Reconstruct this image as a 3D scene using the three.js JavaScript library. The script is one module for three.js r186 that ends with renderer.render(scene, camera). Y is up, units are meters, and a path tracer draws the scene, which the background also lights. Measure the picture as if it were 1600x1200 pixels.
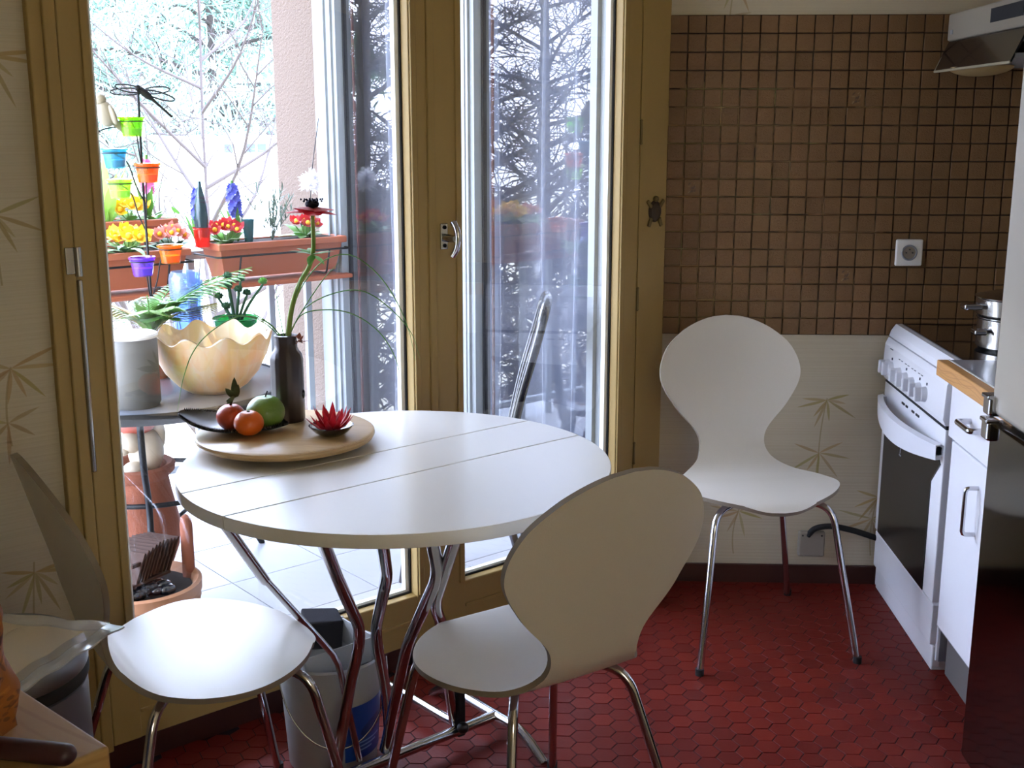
import * as THREE from 'three';
import { mergeGeometries, toCreasedNormals } from 'three/addons/utils/BufferGeometryUtils.js';
import { RoundedBoxGeometry } from 'three/addons/geometries/RoundedBoxGeometry.js';

// ---------------------------------------------------------------- camera, sky, exposure
const scene = new THREE.Scene();
const camera = new THREE.PerspectiveCamera(2 * Math.atan(600 / 1850) * 180 / Math.PI, 1600 / 1200, 0.05, 300);
camera.position.set(0, 1.455, 0);
camera.rotation.order = 'YXZ';
camera.rotation.y = THREE.MathUtils.degToRad(2.477);
camera.rotation.x = THREE.MathUtils.degToRad(-12.5845);
camera.updateMatrixWorld(true);

const renderer = new THREE.WebGLRenderer({ antialias: true });
renderer.toneMapping = THREE.LinearToneMapping;
renderer.toneMappingExposure = 2.45;
renderer.shadowMap.enabled = true;

// overcast bright sky: white with a trace of blue overhead
{
  const W = 64, H = 32, d = new Float32Array(W * H * 4);
  for (let y = 0; y < H; y++) for (let x = 0; x < W; x++) {
    const e = (y + 0.5) / H * 2 - 1, i = (y * W + x) * 4, k = Math.max(0, e);
    const v = e < 0 ? 0.55 : 1.0 + 0.15 * k;
    d[i] = v * (0.86 - 0.12 * k); d[i + 1] = v * (0.97 - 0.04 * k); d[i + 2] = v * (1.3 + 0.08 * k); d[i + 3] = 1;
  }
  const t = new THREE.DataTexture(d, W, H, THREE.RGBAFormat, THREE.FloatType);
  t.mapping = THREE.EquirectangularReflectionMapping; t.magFilter = THREE.LinearFilter; t.minFilter = THREE.LinearFilter; t.needsUpdate = true;
  scene.background = t; scene.environment = t;
  scene.backgroundIntensity = 7; scene.environmentIntensity = 7;
}

// ---------------------------------------------------------------- helpers
const V = (x, y, z) => new THREE.Vector3(x, y, z);
function rng(seed) { let s = seed >>> 0; return () => { s = (s + 0x6d2b79f5) | 0; let t = Math.imul(s ^ (s >>> 15), 1 | s); t = (t + Math.imul(t ^ (t >>> 7), 61 | t)) ^ t; return ((t ^ (t >>> 14)) >>> 0) / 4294967296; }; }
const rad = THREE.MathUtils.degToRad, lerp = THREE.MathUtils.lerp;
const used = {};
function numbered(n) { const k = used[n] = (used[n] ?? -1) + 1; return k ? n + '_' + String(k).padStart(3, '0') : n; }
function shade(o) { o.traverse((m) => { if (m.isMesh) { m.castShadow = true; m.receiveShadow = true; } }); return o; }
function thing(name, label, category, group) {
  const o = new THREE.Group(); o.name = numbered(name); scene.add(o);
  o.userData = { label, category }; if (group) o.userData.group = group;
  return o;
}
function struct(name, label, category) {
  const o = new THREE.Group(); o.name = name; scene.add(o); o.userData = { kind: 'structure', label, category }; return o;
}
function part(name, geo, mat, parent, label) {
  const g = Array.isArray(geo) ? merge(geo) : geo, m = new THREE.Mesh(g, mat);
  m.name = name; m.castShadow = m.receiveShadow = true; (parent ?? scene).add(m);
  if (label) m.userData.label = label;
  return m;
}
function merge(list) {
  const l = list.map((g) => { const q = g.index ? g.toNonIndexed() : g.clone(); for (const k of Object.keys(q.attributes)) if (!['position', 'normal', 'uv'].includes(k)) q.deleteAttribute(k);
    if (!q.attributes.uv) q.setAttribute('uv', new THREE.BufferAttribute(new Float32Array(q.attributes.position.count * 2), 2)); return q; });
  return l.length === 1 ? l[0] : mergeGeometries(l);
}
function cubeUV(g, s = 1) {         // uv in metres by the dominant axis of the normal
  g = g.index ? g.toNonIndexed() : g;
  const p = g.attributes.position, n = g.attributes.normal, uv = new Float32Array(p.count * 2);
  for (let i = 0; i < p.count; i++) {
    const ax = Math.abs(n.getX(i)), ay = Math.abs(n.getY(i)), az = Math.abs(n.getZ(i));
    if (ay >= ax && ay >= az) { uv[2 * i] = p.getX(i) * s; uv[2 * i + 1] = p.getZ(i) * s; }
    else if (ax >= az) { uv[2 * i] = p.getZ(i) * s; uv[2 * i + 1] = p.getY(i) * s; }
    else { uv[2 * i] = p.getX(i) * s; uv[2 * i + 1] = p.getY(i) * s; }
  }
  g.setAttribute('uv', new THREE.BufferAttribute(uv, 2)); return g;
}
// box between two corners, optional rounding
function bx(x0, x1, y0, y1, z0, z1, r = 0) {
  const w = Math.abs(x1 - x0), h = Math.abs(y1 - y0), d = Math.abs(z1 - z0);
  const g = r ? new RoundedBoxGeometry(w, h, d, 2, Math.min(r, w / 2.01, h / 2.01, d / 2.01)) : new THREE.BoxGeometry(w, h, d);
  g.translate((x0 + x1) / 2, (y0 + y1) / 2, (z0 + z1) / 2); return cubeUV(g);
}
const at = (g, x, y, z, rx = 0, ry = 0, rz = 0, s = 1) => { g = g.clone(); g.applyMatrix4(new THREE.Matrix4().compose(V(x, y, z), new THREE.Quaternion().setFromEuler(new THREE.Euler(rx, ry, rz)), typeof s === 'number' ? V(s, s, s) : s)); return g; };
function lathe(pts, seg = 32) { const g = new THREE.LatheGeometry(pts.map(([r, y]) => new THREE.Vector2(Math.max(r, 1e-5), y)), seg); return toCreasedNormals(g, rad(38)); }
// tube with rounded corners through points
function bent(pts, r, fillet = 0.03, seg = 40, rs = 10) {
  const P = pts.map((p) => (p.isVector3 ? p : V(...p))), path = new THREE.CurvePath(); let a = P[0];
  for (let i = 1; i < P.length; i++) {
    if (i === P.length - 1) { path.add(new THREE.LineCurve3(a, P[i])); break; }
    const d0 = P[i].clone().sub(P[i - 1]), d1 = P[i + 1].clone().sub(P[i]), f = Math.min(fillet, d0.length() * 0.45, d1.length() * 0.45);
    const b = P[i].clone().addScaledVector(d0.normalize(), -f), c = P[i].clone().addScaledVector(d1.normalize(), f);
    path.add(new THREE.LineCurve3(a, b)); path.add(new THREE.QuadraticBezierCurve3(b, P[i].clone(), c)); a = c;
  }
  return capped(new THREE.TubeGeometry(path, seg, r, rs), path, r);
}
function capped(g, c, r) {
  const p0 = c.getPointAt(0), p1 = c.getPointAt(1), t0 = c.getTangentAt(0), t1 = c.getTangentAt(1), out = [g];
  for (const [p, t, s] of [[p0, t0, -1], [p1, t1, 1]]) {
    const k = new THREE.SphereGeometry(r, 8, 4, 0, Math.PI * 2, 0, Math.PI / 2); k.scale(1, 0.35, 1);
    k.applyQuaternion(new THREE.Quaternion().setFromUnitVectors(V(0, 1, 0), t.clone().multiplyScalar(s))); k.translate(p.x, p.y, p.z); out.push(k);
  }
  return merge(out);
}
function curve(pts, r, seg = 30, rs = 8) { const c = new THREE.CatmullRomCurve3(pts.map((p) => (p.isVector3 ? p : V(...p))), false, 'centripetal'); return capped(new THREE.TubeGeometry(c, seg, r, rs), c, r); }
// tapered tube through points with radii
function taper(pts, radii, seg = 20, rs = 7) {
  const c = new THREE.CatmullRomCurve3(pts.map((p) => (p.isVector3 ? p : V(...p))), false, 'centripetal'), g = new THREE.TubeGeometry(c, seg, 1, rs), p = g.attributes.position, n = g.attributes.normal;
  for (let i = 0; i <= seg; i++) { const u = i / seg, q = c.getPointAt(u), k = u * (radii.length - 1), a = Math.min(Math.floor(k), radii.length - 2), r = lerp(radii[a], radii[a + 1], k - a);
    for (let j = 0; j <= rs; j++) { const id = i * (rs + 1) + j; p.setXYZ(id, q.x + n.getX(id) * r, q.y + n.getY(id) * r, q.z + n.getZ(id) * r); } }
  return g;
}
// leaf along +y, bent over
function leaf(L, W, bend = 0.3, cup = 0.15, seg = 5, tip = 1.4) {
  const g = new THREE.PlaneGeometry(1, 1, 2, seg), p = g.attributes.position;
  for (let i = 0; i < p.count; i++) {
    const u = p.getY(i) + 0.5, v = p.getX(i) * 2, w = W / 2 * Math.pow(Math.sin(Math.PI * Math.min(0.999, Math.pow(u, 1 / tip) * 0.97 + 0.03)), 0.8), a = u * bend;
    const y = bend ? L * Math.sin(a) / bend : L * u, z = bend ? L * (1 - Math.cos(a)) / bend : 0;
    p.setXYZ(i, v * w, y, z + Math.abs(v) * w * cup);
  }
  g.computeVertexNormals(); return g;
}
// flat blade of grass through points
function blade(pts, w) {
  const c = new THREE.CatmullRomCurve3(pts.map((p) => V(...p)), false, 'centripetal'), g = new THREE.TubeGeometry(c, 36, 1, 4), p = g.attributes.position, n = g.attributes.normal;
  for (let i = 0; i <= 36; i++) { const q = c.getPointAt(i / 36), r = w * Math.min(1, (36 - i) / 14 + 0.25); for (let j = 0; j <= 4; j++) { const id = i * 5 + j; p.setXYZ(id, q.x + n.getX(id) * r, q.y + n.getY(id) * r, q.z + n.getZ(id) * r); } }
  return g;
}
// prism of a polygon lying in the xy plane facing +z, bevelled edge, height h
function bevelPoly(poly, h, b) {
  const cx = poly.reduce((s, p) => s + p[0], 0) / poly.length, cy = poly.reduce((s, p) => s + p[1], 0) / poly.length, R = Math.hypot(poly[0][0] - cx, poly[0][1] - cy);
  const k = 1 - b / R, ins = poly.map(([x, y]) => [cx + (x - cx) * k, cy + (y - cy) * k]), pos = [], n = poly.length;
  const tri = (a, bb, c) => pos.push(...a, ...bb, ...c);
  for (let i = 1; i < n - 1; i++) tri([...ins[0], h], [...ins[i], h], [...ins[i + 1], h]);
  for (let i = 0; i < n; i++) {
    const j = (i + 1) % n, A = [...ins[i], h], B = [...ins[j], h], C = [...poly[i], h - b], D = [...poly[j], h - b], E = [...poly[i], 0], F = [...poly[j], 0];
    tri(A, C, D); tri(A, D, B); tri(C, E, F); tri(C, F, D);
  }
  const g = new THREE.BufferGeometry(); g.setAttribute('position', new THREE.Float32BufferAttribute(pos, 3)); g.computeVertexNormals(); return cubeUV(g);
}

// ---------------------------------------------------------------- textures
const canvas = (w, h) => { const c = document.createElement('canvas'); c.width = w; c.height = h; return c; };
function tex(c, srgb = true, rx = 1, ry = 1) { const t = new THREE.CanvasTexture(c); t.wrapS = t.wrapT = THREE.RepeatWrapping; if (srgb) t.colorSpace = THREE.SRGBColorSpace; t.repeat.set(rx, ry); t.anisotropy = 8; return t; }
function noiseTex(n, seed, octaves, lo, hi) {     // tileable value noise, one channel
  const d = new Uint8Array(n * n * 4), acc = new Float32Array(n * n), r = rng(seed); let amp = 1, sum = 0;
  for (const cells of octaves) {
    const gtab = Array.from({ length: cells * cells }, r);
    for (let y = 0; y < n; y++) for (let x = 0; x < n; x++) {
      const fx = x / n * cells, fy = y / n * cells, ix = Math.floor(fx), iy = Math.floor(fy), sx = fx - ix, sy = fy - iy, a = sx * sx * (3 - 2 * sx), b = sy * sy * (3 - 2 * sy);
      const q = (i, j) => gtab[((j % cells) * cells) + (i % cells)];
      acc[y * n + x] += amp * lerp(lerp(q(ix, iy), q(ix + 1, iy), a), lerp(q(ix, iy + 1), q(ix + 1, iy + 1), a), b);
    }
    sum += amp; amp *= 0.6;
  }
  for (let i = 0; i < n * n; i++) { const v = lerp(lo, hi, acc[i] / sum) * 255; d[4 * i] = d[4 * i + 1] = d[4 * i + 2] = v; d[4 * i + 3] = 255; }
  const t = new THREE.DataTexture(d, n, n); t.wrapS = t.wrapT = THREE.RepeatWrapping; t.magFilter = THREE.LinearFilter; t.minFilter = THREE.LinearMipmapLinearFilter; t.generateMipmaps = true; t.needsUpdate = true; return t;
}
const rep = (t, x, y = x) => { const c = t.clone(); c.repeat.set(x, y); c.needsUpdate = true; return c; };
const N1 = noiseTex(256, 11, [8, 16, 32, 64], 0, 1), N2 = noiseTex(256, 23, [32, 64, 128], 0, 1);

// bamboo wallpaper: 1.06 m x 1.06 m
function wallpaper() {
  const S = 1060, c = canvas(S, S), x = c.getContext('2d'), r = rng(5);
  x.fillStyle = '#c4b99f'; x.fillRect(0, 0, S, S);
  for (let y = 0; y < S; y += 4) { x.fillStyle = `rgba(${r() < 0.5 ? '255,250,235' : '110,95,70'},${0.02 + r() * 0.03})`; x.fillRect(0, y, S, 2); }
  const sprig = (px, py, h, fs = [[0.62, 7], [0.98, 8]]) => {
    x.strokeStyle = 'rgba(140,122,80,.5)'; x.lineWidth = 4; x.beginPath(); x.moveTo(px, py); x.quadraticCurveTo(px - 14, py - h * 0.5, px + 12, py - h); x.stroke();
    for (const [f, n] of fs) {
      const bx0 = px + (f > 0.8 ? 12 : -3), by = py - h * f;
      for (let i = 0; i < n; i++) {
        const a = -0.2 + (i / (n - 1)) * 3.6 + (r() - 0.5) * 0.4, L = 60 + r() * 55;
        x.fillStyle = `rgba(${146 + r() * 22 | 0},${122 + r() * 18 | 0},${70 + r() * 20 | 0},${0.4 + r() * 0.3})`;
        x.save(); x.translate(bx0, by); x.rotate(a - 0.1); x.beginPath(); x.moveTo(0, 0); x.quadraticCurveTo(L * 0.4, -9, L, 2); x.quadraticCurveTo(L * 0.45, 8, 0, 0); x.fill(); x.restore();
      }
    }
  };
  return [c, sprig];
}
const [wpC, sprig] = wallpaper();
sprig(812, 735, 285, [[0.38, 7], [0.98, 8]]); sprig(990, 965, 200); sprig(555, 965, 150, [[0.95, 6]]); sprig(185, 990, 470, [[0.3, 8], [0.95, 9]]); sprig(175, 262, 165, [[0.3, 5], [0.98, 8]]); sprig(480, 560, 300);
const wpTex = tex(wpC, true, 1 / 1.06, 1 / 1.06);
const ribC = canvas(64, 256); { const x = ribC.getContext('2d'), r = rng(8); for (let y = 0; y < 256; y++) { const v = 120 + (Math.sin(y * Math.PI / 8) * 70) + r() * 40 | 0; x.fillStyle = `rgb(${v},${v},${v})`; x.fillRect(0, y, 64, 1); } }
const ribTex = tex(ribC, false, 4, 6);
function woodTex(base, dark, seed, n = 70) {
  const c = canvas(512, 512), x = c.getContext('2d'), r = rng(seed); x.fillStyle = base; x.fillRect(0, 0, 512, 512);
  for (let i = 0; i < n; i++) { const y = r() * 512, a = 4 + r() * 10; x.strokeStyle = dark; x.globalAlpha = 0.06 + r() * 0.2; x.lineWidth = 0.7 + r() * 3; x.beginPath(); for (let k = 0; k <= 512; k += 32) x.lineTo(k, y + Math.sin(k / 512 * Math.PI * 2 * (1 + (i % 2))) * a); x.stroke(); }
  x.globalAlpha = 1; return tex(c);
}
const oakTex = woodTex('#c9955a', '#7c4d20', 3), beechTex = woodTex('#c8a878', '#93683a', 9), twigTex = woodTex('#6b5135', '#2c1d10', 14, 110);

// ---------------------------------------------------------------- materials
const S = (o) => new THREE.MeshStandardMaterial(o), Ph = (o) => new THREE.MeshPhysicalMaterial(o);
const M = {
  wallpaper: S({ map: wpTex, roughness: 0.9, bumpMap: ribTex, bumpScale: 0.0004 }),
  plain: S({ color: '#dcc79c', roughness: 0.95 }),
  ceiling: S({ color: '#ece0c6', roughness: 0.95 }),
  frame: S({ color: '#a68b52', roughness: 0.55, bumpMap: rep(N1, 2), bumpScale: 0.0006 }),
  frameDark: S({ color: '#6f5c30', roughness: 0.6 }),
  bead: S({ color: '#e6e6da', roughness: 0.5 }),
  glass: Ph({ color: '#ffffff', transmission: 1, thickness: 0, roughness: 0.0, ior: 1.5 }),
  skirt: S({ color: '#3b1a14', roughness: 0.45 }),
  grout: S({ color: '#1d1820', roughness: 0.95 }),
  tileGrout: S({ color: '#4a3c2c', roughness: 0.95, bumpMap: rep(N2, 6), bumpScale: 0.002 }),
  white: S({ color: '#e9e7e2', roughness: 0.38 }),
  enamel: Ph({ color: '#f3f4f8', roughness: 0.3, clearcoat: 0.5, clearcoatRoughness: 0.12 }),
  greySide: S({ color: '#8d9096', roughness: 0.5 }),
  blackGlass: Ph({ color: '#08090c', roughness: 0.06, clearcoat: 1, clearcoatRoughness: 0.03 }),
  ovenGlass: Ph({ color: '#0c0d10', roughness: 0.3, clearcoat: 0.35, clearcoatRoughness: 0.12 }),
  darkSeam: S({ color: '#15161a', roughness: 0.7 }),
  chrome: S({ color: '#c9c9cc', metalness: 1, roughness: 0.14 }),
  steel: S({ color: '#b4b3b0', metalness: 1, roughness: 0.22 }),
  chairWhite: Ph({ color: '#dad4c8', roughness: 0.42, clearcoat: 0.45, clearcoatRoughness: 0.3, bumpMap: rep(N2, 30), bumpScale: 0.0002 }),
  chairEdge: S({ color: '#857a6b', roughness: 0.5 }),
  laminate: Ph({ color: '#e6e4de', roughness: 0.32, clearcoat: 0.7, clearcoatRoughness: 0.24 }),
  rubber: S({ color: '#121214', roughness: 0.7 }),
  oak: S({ map: rep(oakTex, 3, 3), roughness: 0.45 }),
  beech: Ph({ map: rep(beechTex, 3, 3), roughness: 0.4, clearcoat: 0.25, clearcoatRoughness: 0.25 }),
  counter: Ph({ color: '#a2a3aa', roughness: 0.22, clearcoat: 0.3, clearcoatRoughness: 0.1 }),
  blackIron: S({ color: '#15181b', roughness: 0.5, metalness: 0.3 }),
  blackPaint: Ph({ color: '#14171c', roughness: 0.25, clearcoat: 0.7, clearcoatRoughness: 0.1 }),
  terracotta: S({ color: '#8a5039', roughness: 0.85, bumpMap: rep(N2, 6), bumpScale: 0.001 }),
  planter: S({ color: '#a45a3b', roughness: 0.6 }),
  soil: S({ color: '#2a1d13', roughness: 1, bumpMap: rep(N2, 8), bumpScale: 0.01 }),
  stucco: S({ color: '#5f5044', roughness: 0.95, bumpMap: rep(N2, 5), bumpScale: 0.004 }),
  outWall: S({ color: '#d8d6d2', roughness: 0.95 }),
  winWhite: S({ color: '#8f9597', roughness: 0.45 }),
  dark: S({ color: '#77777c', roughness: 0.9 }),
  red: S({ color: '#74524f', roughness: 0.6 }),
};
const green = (c, t = 0.35) => Ph({ color: c, roughness: 0.75, transmission: t, thickness: 0, side: THREE.DoubleSide });
const G = { leaf: green('#5f9a3c'), dark: green('#2f5a2c', 0.2), lime: green('#9ac65a'), palm: green('#7da650'), palmDry: green('#b9a05c'), grey: green('#5f7060', 0.15), teal: green('#3d6a4c', 0.2), conifer: green('#86a494', 0.25) };
const petal = (c) => Ph({ color: c, roughness: 0.7, transmission: 0.35, thickness: 0, side: THREE.DoubleSide });
const PET = { yellow: petal('#f2cc1c'), red: petal('#c41a2c'), salmon: petal('#e08f84'), pink: petal('#e77ab8'), blue: petal('#5a62c8'), orange: petal('#ef9a2a') };

// ---------------------------------------------------------------- facade frame of reference
// local x = along the facade (0 at the corner, negative to the left), local z = into the room, so outdoors is -z
const PHI = rad(42.5), CORNER = V(0.303, 0, -3.621);
const U = V(Math.cos(PHI), 0, -Math.sin(PHI)), NO = V(-Math.sin(PHI), 0, -Math.cos(PHI));
const F = (t, y, o) => CORNER.clone().addScaledVector(U, t).addScaledVector(NO, o).setY(y);
const put = (o, t, y, out, turn = 0) => { o.position.copy(F(t, y, out)); o.rotation.y = PHI + turn; return o; };
const onFacade = (o) => { o.position.copy(CORNER); o.rotation.y = PHI; return o; };

// ================================================================ ROOM SHELL
const ZB = -3.621, XR = 1.64, ZF = 1.3, HC = 2.5, TL = -2.62;
const WL = F(TL, 0, 0);                                    // where the facade meets the left wall
{
  // floor: dark grout bed, small hexagonal red tiles laid in it
  const fl = struct('floor', 'glossy dark red hexagonal clay tiles with dark joints', 'floor');
  const sh = new THREE.Shape([[0.303, 3.621], [XR, 3.621], [XR, -ZF], [WL.x, -ZF], [WL.x, -WL.z]].map(([x, y]) => new THREE.Vector2(x, y)));
  const slab = new THREE.ExtrudeGeometry(sh, { depth: 0.15, bevelEnabled: false }); slab.rotateX(-Math.PI / 2); slab.translate(0, -0.1502, 0);
  part('grout_bed', cubeUV(slab), M.grout, fl);
  const s = 0.0323, rowH = s * Math.sqrt(3), r = rng(41), spots = [];
  const inside = (x, z) => { const q = V(x, 0, z).sub(CORNER), o = q.dot(NO); return o < 0.0 && z > ZB - 0.005 && z < -0.6 && x < XR - 0.04 && x > -1.2; };
  for (let i = 0; i < 66; i++) for (let j = 0; j < 60; j++) {
    const x = -1.2 + i * 1.5 * s, z = ZB + 0.004 + j * rowH + (i % 2) * rowH / 2;
    if (inside(x, z)) spots.push([x, z, Math.hypot((x - 0.4) * 0.9, z + 2.62) + (z > -2.38 ? 1 : 0)]);
  }
  spots.sort((a, b) => a[2] - b[2]);
  const hex = Array.from({ length: 6 }, (_, k) => [0.0307 * Math.cos(k * Math.PI / 3), 0.0307 * Math.sin(k * Math.PI / 3)]);
  const geo = bevelPoly(hex, 0.006, 0.0005); geo.rotateX(-Math.PI / 2); geo.translate(0, -0.0045, 0);
  const mats = ['#66190f', '#6a1b10', '#62170e', '#6e1d11', '#5e160d'].map((c) => Ph({ color: c, roughness: 0.55, specularIntensity: 0.35, clearcoat: 0.09, clearcoatRoughness: 0.3, bumpMap: rep(N1, 20), bumpScale: 0.0004 }));
  const rest = mats.map(() => []);
  spots.forEach(([x, z], i) => {
    const k = Math.floor(r() * 5), dy = (r() - 0.5) * 0.0007;
    if (i < 300) { const m = part(i ? 'tile_' + String(i).padStart(3, '0') : 'tile', geo, mats[k], fl); m.position.set(x, dy, z); m.rotation.set((r() - 0.5) * 0.003, Math.floor(r() * 6) * Math.PI / 3, (r() - 0.5) * 0.003); }
    else rest[0].push(at(geo, x, dy, z, (r() - 0.5) * 0.003, 0, (r() - 0.5) * 0.003));
  });
  part('far_tiles', rest[0], mats[0], fl).userData.kind = 'stuff';

  const ce = struct('ceiling', 'plain pale ceiling over the kitchen', 'ceiling');
  const cg = new THREE.ExtrudeGeometry(sh, { depth: 0.15, bevelEnabled: false }); cg.rotateX(-Math.PI / 2); cg.translate(0, HC, 0);
  part('ceiling_slab', cubeUV(cg), M.ceiling, ce);
}
{
  // back wall: wallpaper below and above a field of small square brown tiles
  const w = struct('wall_back', 'back wall with small square brown tiles between bands of beige bamboo wallpaper', 'wall');
  part('wall_body', bx(0.295, XR + 0.15, -0.15, HC + 0.15, ZB - 0.16, ZB), M.wallpaper, w);
  const P = 0.0523, X0 = 0.3055, YT = 1.7525, hf = 0.0246;
  const gc = canvas(320, 226), gx = gc.getContext('2d'), gr = rng(12); gx.fillStyle = '#2f2418'; gx.fillRect(0, 0, 320, 226);
  for (let i = 0; i < 260; i++) { const px = gr() * gr() * 210, py = 45 + gr() * 165; gx.fillStyle = `rgba(${150 + gr() * 40 | 0},${130 + gr() * 30 | 0},100,${0.3 + gr() * 0.5})`; gx.fillRect(px, py, 3 + gr() * 34, 2 + gr() * 20); }
  const gt = tex(gc, true, 1 / 1.337, 1 / 0.9424); gt.offset.set(-0.303 / 1.337, -(YT - 18 * P - 0.001) / 0.9424);
  part('tile_grout', bx(0.303, XR, YT - 18 * P - 0.001, YT, ZB - 0.002, ZB + 0.0025), S({ map: gt, roughness: 0.95 }), w);
  const geo = bevelPoly([[-hf, -hf], [hf, -hf], [hf, hf], [-hf, hf]], 0.0078, 0.0016);
  const tones = ['#745430', '#775632', '#72532f', '#795934', '#6f502d'].map((c) => S({ color: c, roughness: 0.62, bumpMap: rep(N2, 12), bumpScale: 0.0007 }));
  const fc = canvas(128, 128), fx = fc.getContext('2d'), fr = rng(3);
  fx.fillStyle = '#75552f'; fx.fillRect(0, 0, 128, 128);
  for (let i = 0; i < 16; i++) { fx.fillStyle = i % 3 ? '#432a18' : '#96805f'; fx.beginPath(); fx.ellipse(30 + fr() * 68, 26 + fr() * 74, 5 + fr() * 12, 3 + fr() * 5, fr() * 3, 0, 7); fx.fill(); }
  const flower = S({ map: tex(fc, true, 1 / (2 * hf), 1 / (2 * hf)), roughness: 0.6 }); flower.map.offset.set(0.5, 0.5);
  const sunk = new Set(['4,7', '6,8', '5,10', '8,10', '6,13', '0,5', '2,5', '3,5', '9,5', '5,4', '12,2', '7,2', '1,13', '2,15']), deco = new Set(['10,4', '1,9', '10,14']);
  const r = rng(77), rest = []; let n = 0;
  for (let j = 0; j < 18; j++) for (let i = -1; i < 26; i++) {
    const x = X0 + (i + 0.5) * P, y = YT - (j + 0.5) * P; if (x + hf > XR || i < 0) continue;
    const key = i + ',' + j, dz = (sunk.has(key) ? -0.004 : 0.0022 + (r() - 0.5) * 0.0022), k = Math.floor(r() * 5), rz = (r() - 0.5) * 0.02;
    if (i < 16 && n < 300) { const m = part(n ? 'wall_tile_' + String(n).padStart(3, '0') : 'wall_tile', geo, deco.has(key) ? flower : tones[k], w, deco.has(key) ? 'brown tile with a printed flower spray' : undefined); m.position.set(x, y, ZB + dz); m.rotation.set((r() - 0.5) * 0.03, (r() - 0.5) * 0.03, rz); n++; }
    else rest.push(at(geo, x, y, ZB + dz, 0, 0, rz));
  }
  // slivers of cut tile in the corner column
  for (let j = 0; j < 18; j++) rest.push(at(geo, 0.3065, YT - (j + 0.5) * P, ZB - 0.0005, 0, 0, 0, V(0.06, 1, 1)));
  part('more_wall_tiles', rest, tones[0], w).userData.kind = 'stuff';
  const sk = struct('baseboard_back', 'dark red tile skirting along the back wall', 'skirting');
  part('skirting', bx(0.303, XR, 0, 0.062, ZB - 0.01, ZB + 0.009, 0.002), M.skirt, sk);
}
{
  const r = struct('wall_right', 'right kitchen wall behind the cooker', 'wall'); part('wall_body', bx(XR, XR + 0.15, -0.15, HC + 0.15, ZB - 0.16, ZF + 0.15), M.plain, r);
  const l = struct('wall_left', 'left kitchen wall in beige paper', 'wall'); part('wall_body', bx(WL.x - 0.15, WL.x, -0.15, HC + 0.15, WL.z - 0.1, ZF + 0.15), M.wallpaper, l);
  const f = struct('wall_front', 'wall behind the viewer', 'wall'); part('wall_body', [bx(WL.x - 0.15, 0.4, -0.15, HC + 0.15, ZF, ZF + 0.15), bx(1.45, XR + 0.15, -0.15, HC + 0.15, ZF, ZF + 0.15), bx(0.4, 1.45, -0.15, 0.9, ZF, ZF + 0.15), bx(0.4, 1.45, 2.1, HC + 0.15, ZF, ZF + 0.15)], M.plain, f);
  const w2 = struct('window_2', 'unseen window added behind the viewer to give fill light', 'window');  // unseen opening, added to let in fill light from behind
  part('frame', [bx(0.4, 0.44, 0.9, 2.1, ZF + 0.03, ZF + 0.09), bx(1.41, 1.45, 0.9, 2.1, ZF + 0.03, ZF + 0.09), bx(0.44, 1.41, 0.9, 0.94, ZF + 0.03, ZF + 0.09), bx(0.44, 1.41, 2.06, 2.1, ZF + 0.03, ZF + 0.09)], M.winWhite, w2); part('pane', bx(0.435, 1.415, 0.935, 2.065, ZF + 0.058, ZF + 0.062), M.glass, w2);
  const bl = thing('added_warm_blind', 'beige roller blind added to warm the fill light from behind the viewer', 'blind'); bl.position.set(0.925, 2.06, ZF + 0.02);  // unseen cloth, added to tint that fill light warm
  part('cloth', bx(-0.5, 0.5, -1.13, 0.0, -0.001, 0.001), Ph({ color: '#f8eed6', roughness: 0.95, transmission: 0.85, thickness: 0 }), bl); part('roller', at(new THREE.CylinderGeometry(0.018, 0.018, 1.02, 16), 0, 0.01, 0, 0, 0, Math.PI / 2), M.bead, bl);
  // facade wall: left of the door, above it
  const w = onFacade(struct('wall_window', 'beige bamboo papered wall beside the balcony door', 'wall'));
  part('wall_body', [bx(TL - 0.25, -1.848, -0.15, HC + 0.15, -0.2, 0), bx(-1.848, 0.02, 2.16, HC + 0.15, -0.2, 0), bx(-0.02, 0.22, -0.15, HC + 0.15, -0.2, -0.045)], M.wallpaper, w);
  const b = onFacade(struct('baseboard_window', 'dark red tile skirting under the balcony door and wall', 'skirting'));
  part('skirting', [bx(TL, -1.8, 0, 0.062, -0.02, 0.012, 0.002), bx(-1.8, 0.0, -0.16, 0.06, -0.2, -0.002, 0.003)], M.skirt, b);
}
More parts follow.
